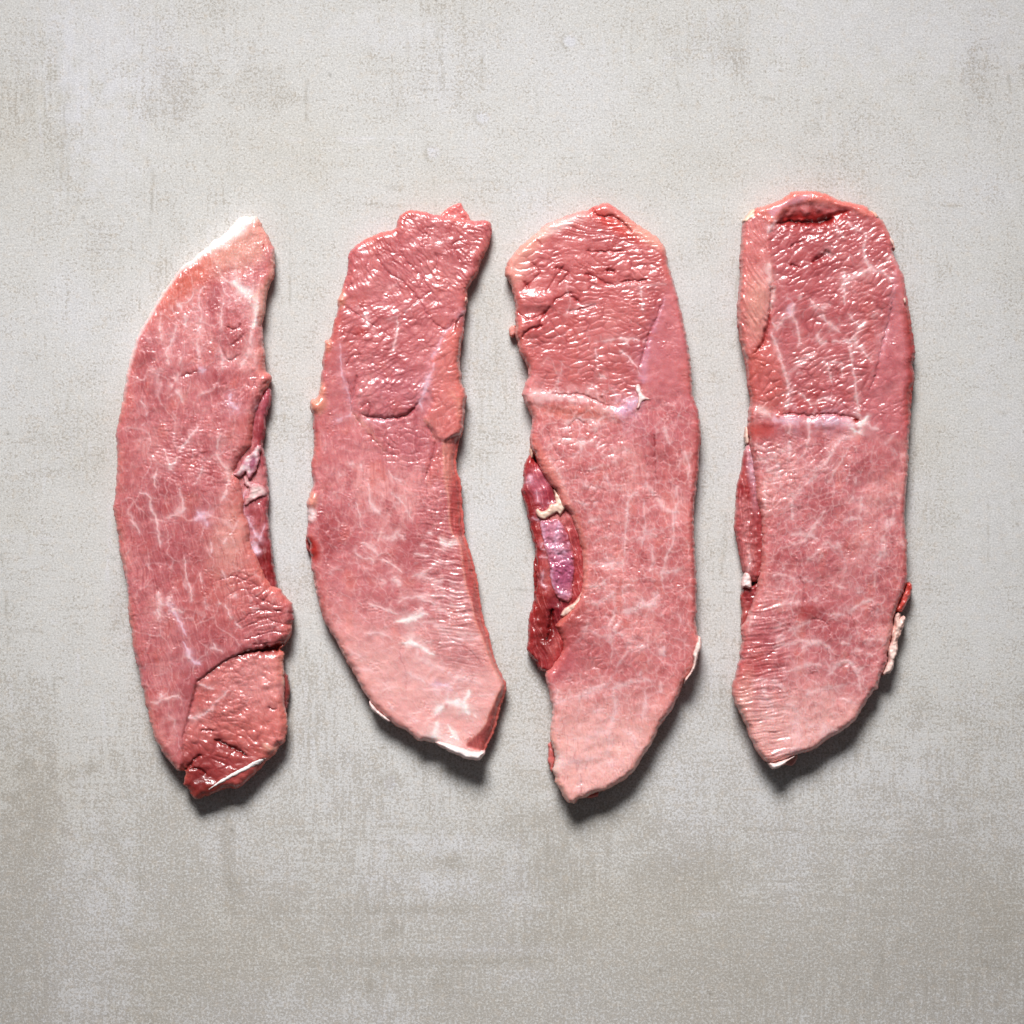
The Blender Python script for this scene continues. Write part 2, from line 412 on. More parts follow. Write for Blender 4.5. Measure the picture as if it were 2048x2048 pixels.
# ---------------------------------------------------------------- worktop
def build_worktop():
    g = 4.0
    xs = np.arange(-120, 2170, g); ext = np.array([-2600., -1400, -700, -350, -200])
    xs = np.concatenate([ext, xs, 2048-ext[::-1]])
    ys = xs.copy(); X, Y = np.meshgrid(xs, ys)
    W0 = lin((190, 188, 185)); c = np.ones(X.shape+(3,))*W0
    def mix(m, k, co):
        nonlocal c
        m = np.clip(m*k, 0, 1)[..., None]; c = c*(1-m)+co*m
    GREY = lin((172, 170, 165)); WARM = lin((184, 179, 170)); COOL = lin((197, 196, 201)); BRN = lin((146, 140, 130))
    n = fbm(X/520, Y/430, 3, 4); mix(smooth(0.0, 0.7, n), 0.55, WARM); mix(smooth(0.0, 0.7, -n), 0.3, COOL)
    n = fbm(X/210, Y/260, 8, 5); mix(smooth(0.05, 0.7, n), 0.2, GREY); mix(smooth(0.15, 0.8, -n), 0.3, COOL)
    # cloth-like trowel streaks running both ways, in patches
    pv = smooth(-0.05, 0.55, fbm(X/260, Y/300, 21, 3)); ph = smooth(-0.05, 0.55, fbm(X/300, Y/240, 22, 3))
    sv = fbm(X/7, Y/120, 23, 3); sh = fbm(X/120, Y/8, 24, 3)
    mix(smooth(0.1, 0.8, sv)*pv, 0.35, BRN*1.1); mix(smooth(0.1, 0.8, -sv)*pv, 0.3, COOL)
    mix(smooth(0.15, 0.8, sh)*ph, 0.25, GREY); mix(smooth(0.15, 0.8, -sh)*ph, 0.25, COOL)
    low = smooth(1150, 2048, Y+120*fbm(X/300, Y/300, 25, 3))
    spk = 0.42+0.16*fbm(X/60, Y/60, 26, 4)+0.12*pv+0.46*low  # brown specks thicken downward: real grain plus light falloff put into the colour
    def spot(x, y, rx, ry, k, co, add=0.0, s=31):
        nonlocal spk
        r = np.hypot((X-x)/rx, (Y-y)/ry)+0.9*fbm(X/30, Y/36, s, 4)
        m = 1-smooth(0.2, 1.4, r); mix(m, k*(0.5 if co is BRN else 0.8), co); spk = spk+add*0.55*m
    # worn marks where the photo has them: pale cool patches, brown scuffs, streaks
    for x, y, rx, ry, k in [(200, 100, 120, 130, .55), (140, 200, 18, 150, .5), (215, 270, 60, 120, .35), (180, 1950, 110, 330, .45), (1030, 1770, 40, 90, .5), (620, 2040, 300, 60, .25), (1800, 60, 300, 110, .4),
                            (1430, 1830, 40, 9, .5), (880, 1690, 110, 26, .45), (880, 1770, 120, 24, .5), (1045, 1950, 60, 20, .4), (760, 60, 120, 40, .3), (1990, 1000, 70, 300, .25), (1020, 1900, 180, 12, .4)]:
        spot(x, y, rx, ry, k, COOL, -0.25)
    for x, y, rx, ry, k in [(455, 1680, 12, 95, .55), (468, 1790, 20, 40, .6), (905, 1728, 30, 22, .7), (785, 1860, 18, 22, .7), (735, 1968, 18, 22, .7), (885, 1968, 20, 22, .7), (830, 1820, 140, 10, .55),
                            (800, 1925, 160, 14, .6), (1010, 1920, 90, 12, .5), (185, 1535, 20, 16, .5), (245, 1210, 30, 70, .3), (40, 1820, 90, 260, .35), (1100, 1750, 90, 70, .35), (1080, 1870, 70, 40, .45),
                            (1370, 1740, 110, 60, .35), (790, 1560, 24, 14, .6), (740, 408, 28, 4, .7), (790, 412, 34, 4, .6), (785, 376, 18, 6, .5), (1150, 1650, 160, 40, .3), (1900, 1850, 180, 200, .25), (1650, 1950, 300, 80, .25),
                            (70, 1600, 60, 90, .3), (1960, 150, 40, 110, .2), (1480, 120, 30, 60, .12), (560, 1830, 60, 60, .25), (690, 1840, 30, 40, .3), (660, 1980, 20, 30, .25), (360, 190, 60, 90, .2), (520, 170, 70, 60, .2)]:
        spot(x, y, rx, ry, k, BRN, 0.35)
    for x, y in [(1140, 83), (967, 235), (867, 305), (780, 1566)]:      # small round knocks in the surface
        r = np.hypot(X-x, Y-y)+3*noise(X/12, Y/12, 5)
        mix(1-smooth(8, 15, r), 0.75, COOL); mix(np.exp(-((r-17)/3.0)**2)*smooth(4, -12, X-x), 0.5, BRN)
    rs = np.random.RandomState(4)
    def scratch(x0, y0, x1, y1, k, co, w=2.2):
        nonlocal c
        i0, i1 = np.searchsorted(ys, (min(y0, y1)-12, max(y0, y1)+12)); j0, j1 = np.searchsorted(xs, (min(x0, x1)-12, max(x0, x1)+12))
        x, y = X[i0:i1, j0:j1], Y[i0:i1, j0:j1]
        if x.size == 0: return
        d, u = seg_dist(x+3*noise(x/40, y/40, 3), y, np.array([(x0, y0), (x1, y1)], float), False)
        m = (np.exp(-(d/w)**2)*smooth(-0.4, 0.3, noise(x/25, y/25, 9))*k)[..., None]
        c[i0:i1, j0:j1] = c[i0:i1, j0:j1]*(1-m)+co*m
    for _ in range(130):
        x, y = rs.uniform(-60, 2108, 2); L = rs.uniform(30, 190); v = rs.rand() < 0.65; a = rs.normal(0, 0.05)
        dx, dy = (L*math.sin(a), L*math.cos(a)) if v else (L*math.cos(a), L*math.sin(a))
        scratch(x, y, x+dx, y+dy, rs.uniform(0.25, 0.6), COOL*1.06 if rs.rand() < 0.6 else BRN, rs.uniform(1.6, 3.0))
    for _ in range(60):
        x, y = rs.uniform(0, 2048, 2); scratch(x, y, x+1.5, y+1.5, rs.uniform(0.5, 0.9), BRN*0.6, rs.uniform(1.6, 3.2))
    scratch(279, 1610, 281, 1800, .5, BRN); scratch(870, 1590, 871, 1680, .5, COOL*1.06); scratch(1705, 1700, 1704, 1870, .5, COOL*1.06, 3); scratch(128, 150, 130, 290, .5, BRN, 3)
    spk = np.clip(spk, 0.02, 1.0)
    Z = 0.0*X
    me = bpy.data.meshes.new('worktop')
    co = np.stack([(X-1024)*S, (1024-Y)*S, Z*S], 2).reshape(-1, 3)
    idx = np.arange(X.size).reshape(X.shape)
    q = np.stack([idx[:-1, :-1], idx[1:, :-1], idx[1:, 1:], idx[:-1, 1:]], 2).reshape(-1, 4)
    me.vertices.add(len(co)); me.vertices.foreach_set('co', co.astype(np.float32).ravel())
    me.loops.add(len(q)*4); me.polygons.add(len(q)); me.loops.foreach_set('vertex_index', q.astype(np.int32).ravel())
    me.polygons.foreach_set('loop_start', np.arange(0, len(q)*4, 4, dtype=np.int32)); me.update(calc_edges=True)
    me.polygons.foreach_set('use_smooth', np.ones(len(q), bool))
    at = me.color_attributes.new('tint', 'FLOAT_COLOR', 'POINT')
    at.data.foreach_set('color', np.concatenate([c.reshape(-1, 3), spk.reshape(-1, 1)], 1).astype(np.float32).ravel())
    m = bpy.data.materials.new('mineral_worktop'); m.use_nodes = True
    nt = m.node_tree; N = nt.nodes; L = nt.links; p = N['Principled BSDF']
    A = N.new('ShaderNodeAttribute'); A.attribute_name = 'tint'
    G = N.new('ShaderNodeNewGeometry')
    def tex(scale, det, rough=0.5, off=0.0):
        v = N.new('ShaderNodeVectorMath'); v.operation = 'ADD'; v.inputs[1].default_value = (off, off*1.7, 0)
        L.new(G.outputs['Position'], v.inputs[0])
        t = N.new('ShaderNodeTexNoise'); t.inputs['Scale'].default_value = scale; t.inputs['Detail'].default_value = det; t.inputs['Roughness'].default_value = rough
        L.new(v.outputs['Vector'], t.inputs['Vector']); return t.outputs['Fac']
    def mapr(v, a, b, c_, d):
        r = N.new('ShaderNodeMapRange'); r.interpolation_type = 'SMOOTHSTEP'
        for k, x in zip(('From Min', 'From Max', 'To Min', 'To Max'), (a, b, c_, d)): r.inputs[k].default_value = x
        L.new(v, r.inputs['Value']); return r.outputs['Result']
    def math_(op, a, b):
        r = N.new('ShaderNodeMath'); r.operation = op
        for k, x in enumerate((a, b)):
            if isinstance(x, (int, float)): r.inputs[k].default_value = x
            else: L.new(x, r.inputs[k])
        return r.outputs['Value']
    def mixc(f, a, b):
        r = N.new('ShaderNodeMix'); r.data_type = 'RGBA'
        L.new(f, r.inputs['Factor'])
        for k, x in ((6, a), (7, b)):
            if isinstance(x, tuple): r.inputs[k].default_value = x
            else: L.new(x, r.inputs[k])
        return r.outputs[2]
    grain = tex(1500, 3, 0.6); specks = tex(1000, 4, 0.7, 3.1); pale = tex(1300, 2, 0.5, 7.7); warm = tex(320, 3, 0.6, 9.3); mott = tex(230, 8, 0.75, 1.3)
    def streak(sx, sy, off):
        v = N.new('ShaderNodeVectorMath'); v.operation = 'MULTIPLY'; v.inputs[1].default_value = (sx, sy, 1)
        L.new(G.outputs['Position'], v.inputs[0])
        w = N.new('ShaderNodeVectorMath'); w.operation = 'ADD'; w.inputs[1].default_value = (off, off, 0); L.new(v.outputs['Vector'], w.inputs[0])
        t = N.new('ShaderNodeTexNoise'); t.inputs['Scale'].default_value = 1.0; t.inputs['Detail'].default_value = 4; t.inputs['Roughness'].default_value = 0.65
        L.new(w.outputs['Vector'], t.inputs['Vector']); return t.outputs['Fac']
    sV, sH = streak(620, 60, 3.3), streak(50, 560, 11.7)
    pV, pH = mapr(tex(17, 2, 0.5, 5.5), 0.45, 0.62, 0, 1), mapr(tex(21, 2, 0.5, 15.5), 0.45, 0.62, 0, 1)
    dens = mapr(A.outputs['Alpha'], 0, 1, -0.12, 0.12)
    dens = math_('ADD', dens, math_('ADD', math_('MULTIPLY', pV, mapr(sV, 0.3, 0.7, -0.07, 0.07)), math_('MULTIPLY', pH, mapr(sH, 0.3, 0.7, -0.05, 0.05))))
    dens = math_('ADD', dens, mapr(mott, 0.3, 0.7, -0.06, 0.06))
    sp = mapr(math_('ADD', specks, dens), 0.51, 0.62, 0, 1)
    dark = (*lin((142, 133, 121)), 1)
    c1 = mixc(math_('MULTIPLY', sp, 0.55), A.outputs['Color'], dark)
    c2 = mixc(math_('MULTIPLY', mapr(warm, 0.5, 0.7, 0, 1), 0.22), c1, (*lin((190, 176, 160)), 1))
    c3 = mixc(math_('MULTIPLY', mapr(pale, 0.56, 0.74, 0, 1), 0.6), c2, (*lin((214, 213, 211)), 1))
    s = N.new('ShaderNodeVectorMath'); s.operation = 'SCALE'; L.new(c3, s.inputs[0]); L.new(math_('MULTIPLY', mapr(grain, 0.3, 0.7, 0.86, 1.14), mapr(mott, 0.3, 0.7, 0.95, 1.05)), s.inputs['Scale'])
    L.new(s.outputs['Vector'], p.inputs['Base Color'])
    p.inputs['Roughness'].default_value = 0.65; p.inputs['IOR'].default_value = 1.45; p.inputs['Specular IOR Level'].default_value = 0.35
    b = N.new('ShaderNodeBump'); b.inputs['Strength'].default_value = 0.4; b.inputs['Distance'].default_value = 0.0002
    L.new(math_('ADD', grain, math_('MULTIPLY', specks, -0.8)), b.inputs['Height']); L.new(b.outputs['Normal'], p.inputs['Normal'])
    me.materials.append(m)
    o = bpy.data.objects.new('worktop', me); scene.collection.objects.link(o)
    o['kind'] = 'structure'; o['label'] = 'pale grey mottled stone worktop under the pork slices'
build_worktop()

GROUP = 'raw pork slices laid side by side on the worktop'
g = 1.7
def main_shape(cv, T=56, tilt=0.0):
    pass

# ================================================================= slice 1 (far left)
def slice_a():
    e = empty('pork_slice', 400, 1000, 'crescent-shaped raw pork slice, white tip on top, dark folded end crossed by thin fat line', GROUP)
    top = (Q('A1', (1100,118),(1150,125),(1195,122),(1235,160),(1255,215),(1295,270),(1325,330),(1345,390),(1348,480),(1342,590),(1310,650),(1295,710),(1280,780),(1270,870),(1250,945),(1250,1010),(1262,1120),(1272,1200),(1275,1310),(1312,1345),(1322,1390),(1300,1430),(1240,1560),(1205,1640),(1190,1720))
        + Q('A2', (1180,300),(1160,370),(1090,450),(1045,560),(1085,620),(1100,700),(1115,800),(1120,880),(1155,950),(1160,1050),(1170,1120),(1210,1200),(1240,1260),(1270,1350),(1330,1430),(1390,1460),(1440,1530),(1480,1570),(1492,1640),(1495,1700),(1478,1730),(1480,1810))
        + Q('A3', (1474,470),(1440,520),(1410,560),(1385,575),(1425,605),(1415,680),(1420,760),(1425,880),(1425,1000),(1440,1080),(1448,1160),(1440,1230),(1425,1290),(1380,1330),(1362,1380),(1300,1425),(1225,1510),(1165,1570),(1120,1610),(1060,1655),(1000,1645),(940,1665),(850,1700),(790,1720),(735,1735),(700,1700),(680,1650),(645,1620),(655,1560),(650,1520),(600,1510),(550,1460),(500,1390),(450,1320),(410,1230),(385,1140),(365,1050),(345,980),(330,900),(315,860),(300,760),(270,650),(250,560),(240,450),(225,360),(210,250),(215,180),(205,90))
        + Q('A2', (180,1320),(160,1230),(145,1180),(140,1080),(120,960),(105,880),(98,800),(112,740),(120,640),(125,500),(128,400),(122,260),(135,180),(155,90),(165,20))
        + Q('A1', (170,1560),(185,1450),(195,1370),(218,1260),(240,1180),(270,1080),(300,1010),(330,960),(370,890),(410,820),(450,750),(490,690),(550,610),(600,540),(650,490),(700,465),(750,410),(830,350),(870,305),(940,275),(1000,210),(1050,145)))
    cv = Canvas(top, g, 101)
    X, Y = cv.X, cv.Y; one = np.ones(X.shape)
    cv.tones()
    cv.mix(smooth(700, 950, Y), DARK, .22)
    tip = cv.ell(*Q1('A1', 1080, 300), 75, 55, -50, .5)
    cv.mix(cv.ell(*Q1('A1', 760, 620), 95, 26, -50, .8), SALMON, .8)
    cv.mix(cv.ell(*Q1('A1', 680, 620), 70, 20, -48, .8), ORANGE, .55)
    cv.mix(cv.ell(*Q1('A2', 800, 1350), 105, 55, 80, .8), DARK, .5)
    cv.mix(cv.ell(*Q1('A2', 400, 1150), 70, 30, 70, .8), DARK, .35)
    cv.mix(cv.ell(*Q1('A1', 1040, 1060), 42, 26, 0, .8), DARK, .45)
    cv.mix(cv.ell(*Q1('A1', 830, 1360), 60, 16, 0, .8), DARK, .5)
    cv.mix(cv.ell(*Q1('A3', 860, 560), 110, 60, 80, .9), DARK, .35)
    cv.mix(cv.ell(*Q1('A3', 1050, 150), 90, 60, 0, .9), SALMON, .5)
    cv.mix(cv.ell(*Q1('A2', 1020, 1050), 40, 80, 10, .9), PALE, .5)
    cv.fibers(one*smooth(900, 1000, Y)*smooth(1500, 1400, Y), 78, 60, 3.2, 1.0, .5, 3)
    cv.fibers(one*smooth(1000, 900, Y), 82, 34, 3.5, 1.3, .25, 4)
    cv.network(one, 20, 2.0, 80, 1.1, .30, 55, -.5); cv.network(one, 62, 2.1, 84, 1.5, .62, 5, -0.15)
    cv.network(one, 34, 1.8, 78, 1.0, .45, 6, 0.0)
    cv.lumps(one, 26, 2.6, 7); cv.lumps(one, 70, 3.5, 8)
    # gloss-catching wrinkles in the middle
    cv.crinkle(cv.ell(*Q1('A2', 720, 420), 90, 75, 0, .6), 8, 2.2, 12, 2.6, 9, .12, shingle=-1.4)
    cv.crinkle(cv.ell(*Q1('A1', 900, 900), 110, 110, 0, .6), 7, 2.4, -20, 1.1, 10, .08)
    cv.crinkle(cv.ell(*Q1('A2', 350, 1650), 55, 60, 0, .6), 8, 2.0, 30, 1.6, 11, .1)
    cv.crinkle(cv.ell(*Q1('A1', 1180, 480), 35, 70, 20, .6), 7, 2.0, -30, 1.5, 12, .1)
    cv.crinkle(cv.ell(*Q1('A1', 1150, 1450), 55, 50, 0, .6), 10, 2.2, -40, 2.6, 14, .15)
    # right-hand corner wrinkled like bark
    cor = cv.poly(Q('A2', (1050,1330),(1250,1290),(1480,1560),(1500,1880),(1200,1932),(1000,1750),(980,1560)), 14)
    cv.crinkle(cor, 15, 2.6, -22, 3.0, 15, .35)
    for p_, w_, d_ in [(((1420,1640),(1300,1620),(1200,1640),(1120,1680),(1050,1740)), 2.2, 3), (((1480,1740),(1380,1720),(1280,1690),(1200,1720),(1080,1770)), 2, 3), (((1260,1440),(1160,1420),(1060,1360),(960,1380),(870,1400)), 1.6, 2.5),
                       (((1470,1800),(1330,1790),(1210,1820),(1100,1860)), 2, 3), (((1430,1850),(1300,1880),(1180,1890)), 2, 3), (((1400,1590),(1290,1560),(1180,1500),(1130,1450)), 1.6, 2.5), (((1300,1500),(1260,1560),(1150,1600)), 1.4, 2)]:
        cv.line(Q('A2', *p_), w_, 'crack', .6, d_, DARK)
    V = cv.line
    V(Q('A1', (1095,320),(1080,400),(1055,480),(1050,560),(1060,600),(1040,640)), (2, 4), k=.8, broken=.1)
    V(Q('A1', (925,460),(905,500),(925,560),(960,610),(1010,640),(1060,640)), (2, 5), k=.85, broken=.1)
    V(Q('A1', (980,450),(1030,490),(1060,530)), 3, k=.6)
    V(Q('A1', (1030,640),(1110,700),(1180,750),(1215,820),(1205,920),(1185,990)), (5, 11, 12, 9, 3), k=.85, broken=0, color=FAT)
    V(Q('A1', (1175,750),(1230,720),(1280,650),(1310,600),(1340,480),(1340,400)), (6, 4, 6, 6), k=.6, broken=.1, color=PALE)
    V(Q('A1', (1170,1000),(1165,1090),(1150,1190),(1110,1260),(1090,1300)), (2, 4, 3, 2), broken=.1)
    V(Q('A1', (1150,1190),(1200,1230),(1210,1290)), 4, k=.7)
    V(Q('A1', (975,690),(950,820),(940,900),(940,1000),(930,1130)), 1.7, broken=.2)
    V(Q('A1', (930,1150),(955,1230),(950,1310)), (2, 5, 2), broken=0); V(Q('A1', (955,1235),(1000,1230)), 3)
    V(Q('A1', (800,680),(772,720),(770,820),(785,900),(775,960),(770,1040)), (3, 3, 2.5, 4, 2), broken=.1)
    V(Q('A1', (765,1080),(755,1110),(765,1180),(770,1250)), (4, 2), broken=.1)
    V(Q('A1', (730,700),(700,770),(660,800),(600,800)), 2); V(Q('A1', (600,800),(650,880),(665,920),(660,980)), (3, 4, 2), broken=0)
    V(Q('A1', (600,960),(560,1100),(520,1180),(535,1280)), (2, 3), broken=.1); V(Q('A1', (540,1370),(590,1390),(565,1440),(620,1500),(655,1590)), (4, 7, 5, 2), k=.9, broken=0)
    V(Q('A1', (600,1370),(620,1290),(640,1180)), 1.8); V(Q('A1', (470,870),(470,1000),(480,1090)), 1.4)
    V(Q('A1', (770,1290),(790,1320),(850,1310)), (7, 5, 3), k=.9, broken=0, color=LILAC); V(Q('A1', (620,1370),(690,1345),(760,1325)), 2.5, 'crack', .6, 3, DARK)
    V(Q('A1', (1020,1490),(1010,1560),(1060,1610),(1110,1640)), (4, 8, 8, 3), k=.9, broken=0, color=LILAC)
    V(Q('A1', (1100,960),(1040,1010),(980,970)), 2.5, 'crack', .5, 4, DARK); V(Q('A1', (940,1010),(940,1130),(1000,1240),(1090,1190)), 2.5, 'crack', .5, 3.5, DARK); V(Q('A1', (1130,1030),(1060,1100),(1000,1130)), 2.5, 'crack', .4, 3, DARK)
    V(Q('A1', (320,1560),(370,1610),(365,1690),(330,1750)), 2); V(Q('A1', (1250,1500),(1215,1600),(1205,1680)), 2.5, color=LILAC)
    V(Q('A2', (310,710),(390,750),(400,830),(440,930),(455,1030),(475,1140)), (2, 3.4, 3, 2.6, 1.5), broken=.1)
    V(Q('A2', (615,680),(645,780),(640,850)), (2, 3), broken=0); V(Q('A2', (680,840),(640,850),(580,890),(515,915)), (3, 8, 4, 3), k=.9, broken=0)
    V(Q('A2', (760,860),(775,900),(740,930)), (3, 7, 5), k=.95, broken=0, color=LILAC); V(Q('A2', (775,895),(820,880),(835,980)), (8, 6, 2.5), k=.95, broken=0, color=LILAC)
    V(Q('A2', (240,925),(285,970),(315,1035)), (2, 4, 2), broken=0); V(Q('A2', (455,520),(430,590),(435,700)), (4, 2), broken=.1)
    V(Q('A2', (455,1480),(475,1580),(520,1600),(545,1510)), (3, 7, 8, 3), k=.9, broken=0); V(Q('A2', (530,1580),(585,1650),(630,1730),(675,1820)), (7, 4, 3, 2), k=.9, broken=0, color=LILAC)
    V(Q('A2', (470,1600),(420,1650)), (5, 2)); V(Q('A2', (560,1615),(650,1635)), (5, 1.5), broken=0); V(Q('A2', (460,1620),(460,1700)), (4, 1.5))
    V(Q('A2', (770,210),(690,300),(620,400),(590,480),(540,520)), (3, 4, 2, 4), broken=.2); V(Q('A2', (940,260),(910,380),(930,470),(1000,540),(1080,600)), (3, 3, 4, 6, 3), broken=0)
    V(Q('A2', (800,490),(780,590),(730,650)), 1.6); V(Q('A2', (500,380),(540,500),(560,540)), (1.5, 4), broken=0); V(Q('A2', (660,1200),(670,1350),(710,1480),(710,1560)), (1, 1.4, 3, 1.5), broken=.2)
    V(Q('A2', (780,1330),(795,1450)), 1.4); V(Q('A2', (970,740),(1000,600),(990,560)), 3); V(Q('A2', (960,740),(940,780)), 4); V(Q('A2', (865,1100),(870,1180)), 2); V(Q('A2', (960,1110),(985,1070)), 4)
    V(Q('A2', (950,1320),(985,1390)), 2); V(Q('A2', (970,1580),(1020,1680),(1090,1760)), 2, broken=.1); V(Q('A2', (820,1550),(850,1610)), 2.4); V(Q('A2', (1180,1615),(1240,1600),(1260,1570)), 2.4)
    V(Q('A3', (650,510),(690,590),(700,640),(780,690)), (2, 4, 7, 3), broken=0, color=LILAC); V(Q('A3', (640,640),(700,640)), 6, k=.9, broken=0); V(Q('A3', (840,600),(850,565),(900,565),(880,520)), (2, 4, 2), broken=0); V(Q('A3', (900,565),(955,590)), 2)
    V(Q('A3', (400,975),(440,985),(490,960),(600,930)), (4, 3, 4, 3), broken=0); V(Q('A3', (480,910),(480,960)), 2); V(Q('A3', (610,920),(640,1000)), 2)
    for a_, b_ in [((1000,180),(1060,150)), ((820,200),(830,230)), ((920,210),(935,225))]: V(Q('A3', a_, b_), 3.5, broken=0)
    # folded end below the crack
    flap = cv.poly(Q('A3', (1400,580),(1440,610),(1470,900),(1470,1300),(1300,1450),(1100,1650),(700,1760),(640,1600),(640,1300),(690,1090),(710,1000),(740,850),(800,790),(960,668),(1150,602)), 5)
    cv.mix(flap, SALMON, .55); cv.h -= 5*flap
    cv.mix(flap*cv.ell(*Q1('A3', 900, 1500), 95, 62, -20, .6), col(170, 72, 72), .85)
    cv.mix(flap*cv.ell(*Q1('A3', 760, 1680), 50, 40, 0, .5), DEEP, .75)
    cv.mix(flap*cv.ell(*Q1('A3', 1200, 800), 60, 55, 0, .8), LIGHT, .55)
    cv.mix(flap*cv.ell(*Q1('A3', 1150, 1230), 80, 40, 0, .8), SALMON, .5)
    cv.crinkle(flap*cv.ell(*Q1('A3', 1150, 700), 85, 45, 0, .5), 12, 1.9, -8, 2.6, 30, .3)
    cv.crinkle(flap*cv.ell(*Q1('A3', 980, 1020), 52, 42, 0, .5), 10, 1.5, 10, 3.0, 31, .25)
    cv.crinkle(flap*cv.ell(*Q1('A3', 1000, 1300), 110, 70, 0, .5), 15, 2.2, 28, 3.4, 32, .35)
    cv.lumps(flap, 22, 4.5, 33)
    cv.line(Q('A3', (1475,505),(1400,545),(1290,568),(1150,597),(1050,624)), (8, 6, 5, 3), 'crack', 1.0, 13); cv.line(Q('A3', (1080,615),(960,665),(870,735),(800,785),(740,835)), (3, 2.2, 2), 'crack', .6, 6, DARK)
    cv.line(Q('A3', (1390,575),(1330,572),(1200,592)), (8, 4), 'crack', 1.0, 14, DEEP)
    cv.line(Q('A3', (735,830),(740,900),(710,1000),(690,1090),(650,1220),(640,1300)), (3, 4, 2.5, 2), 'crack', .5, 3.5, DARK)
    cv.line(Q('A3', (880,1270),(960,1300),(1040,1340),(1150,1400)), (4, 6, 2), 'crack', .95, 8)
    cv.line(Q('A3', (650,1510),(700,1460),(740,1410),(800,1385)), (4, 4, 2), 'crack', .9, 8)
    cv.line(Q('A3', (690,1500),(760,1495),(830,1540)), (3, 5, 3), 'crack', .9, 6)
    cv.line(Q('A3', (1300,1020),(1370,1040)), 3, 'crack', .7, 5, DARK); cv.line(Q('A3', (780,1200),(880,1200)), 3, 'crack', .6, 5, DARK)
    V(Q('A3', (1000,890),(930,950),(880,1010),(870,1040)), (4, 3, 3), k=.8, broken=0); V(Q('A3', (770,840),(840,870),(900,880)), 3); V(Q('A3', (690,1100),(740,1100),(860,1040)), (4, 5, 2), broken=0)
    V(Q('A3', (1260,1300),(1330,1350),(1365,1340)), (3, 6), broken=0, color=PALE); V(Q('A3', (1425,620),(1415,700),(1422,850)), (8, 4), color=PALE, broken=0)
    # rims
    cv.edge(ORANGE, .5, 14)
    left = smooth(20, 0, cv.sd)*smooth(Q1('A1', 900, 0)[0], Q1('A1', 500, 0)[0], X)
    cv.mix(smooth(13, 2, cv.sd)*smooth(850, 700, Y)*smooth(480, 440, X+0.5*(Y-430)*0.2), FAT, .75)
    cv.mix(tip, PALE, .75)
    cv.mix(cv.ell(*Q1('A1', 1030, 210), 62, 20, -42, .5), FAT, .97)
    cv.mix(cv.ell(*Q1('A1', 850, 350), 55, 9, -42, .6), FAT, .8)
    cv.mix(cv.poly(Q('A1', (1340,380),(1350,500),(1320,640),(1290,760),(1270,900),(1230,960),(1240,800),(1280,660),(1330,520)), 3), PALE, .6)
    cv.mix(cv.ell(*Q1('A1', 1262, 355), 2.5, 4, 0, .4), RED, .8)
    cv.micro(.8)
    cv.h += 2.5*fbm(X/170, Y/170, 7, 2)
    Tm = 0.72+0.28*smooth(430, 700, Y)
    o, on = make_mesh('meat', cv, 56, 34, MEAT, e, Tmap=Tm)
    # darker muscle lying under the right edge
    sm = Canvas(Q('A1', (1240,1500),(1280,1450),(1318,1470),(1320,1550),(1290,1640),(1272,1700)) + Q('A2', (1277,220),(1255,330),(1265,400),(1280,480),(1290,600),(1302,760),(1295,880),(1310,1040),(1330,1200),(1347,1330),(1362,1460),(1300,1480),(1200,1380),(1050,1100),(1000,900),(960,600),(1050,400),(1130,250),(1170,60)), g, 131)
    sm.mix(np.ones(sm.X.shape), col(190, 106, 112), 1); sm.tones(.8)
    sm.mix(sm.ell(*Q1('A2', 1290, 1250), 22, 60, -10, .7), col(160, 50, 52), .9); sm.mix(sm.ell(*Q1('A2', 1240, 1180), 14, 18, 0, .6), DEEP, .9)
    sm.mix(sm.ell(*Q1('A2', 1210, 850), 30, 22, 0, .8), DARK, .6); sm.mix(sm.ell(*Q1('A1', 1290, 1540), 22, 40, 20, .7), col(206, 120, 132), .7)
    sm.mix(sm.ell(*Q1('A2', 1235, 250), 12, 26, 0, .7), col(170, 70, 80), .8)
    sm.fibers(np.ones(sm.X.shape), 80, 45, 3, 1.5, .45); sm.lumps(np.ones(sm.X.shape), 22, 4); sm.micro(.4)
    for p_, w_ in [(((1140,900),(1180,1000),(1215,1060)), (3, 4)), (((1200,1040),(1190,1120),(1215,1190)), (4, 8, 5)), (((1250,1040),(1215,1120),(1200,1180)), (2, 6, 4)), (((1110,900),(1100,760),(1130,700)), 4), (((1270,960),(1255,1030)), 2), (((1250,1160),(1210,1175)), 3)]:
        sm.line(Q('A2', *p_), w_, k=.85, broken=0, color=LILAC)
    make_mesh('side_muscle', sm, 40, 22, MEAT, e)[0]['label'] = 'darker red muscle showing under the right edge'
    so = (sm, np.where(sm.sd > 0, sm.Z, 0))
    # silvery membrane and fat where the two muscles part
    me_ = Canvas(Q('A2', (1245,350),(1215,345),(1170,400),(1110,460),(1070,540),(1030,580),(1090,590),(1130,560),(1150,600),(1190,570),(1230,480),(1235,420)), 1.7, 141, 2.6)
    me_.mix(np.ones(me_.X.shape), col(224, 182, 192), 1); me_.tones(.5)
    for p_, w_ in [(((1230,365),(1140,440),(1090,540)), (3, 8, 5)), (((1150,560),(1160,500),(1190,440),(1220,390)), (4, 3, 3)), (((1090,560),(1020,565)), 6)]: me_.line(Q('A2', *p_), w_, k=.9, broken=0, color=FAT)
    me_.mix(me_.ell(*Q1('A2', 1180, 480), 6, 16, 15, .5), col(170, 80, 110), .8)
    me_.mix(smooth(9, 0, me_.sd), col(200, 124, 130), .8); me_.lumps(np.ones(me_.X.shape), 12, 4); me_.micro(.5)
    make_mesh('silverskin', me_, 10, 10, SILVER, e, bottom=38)
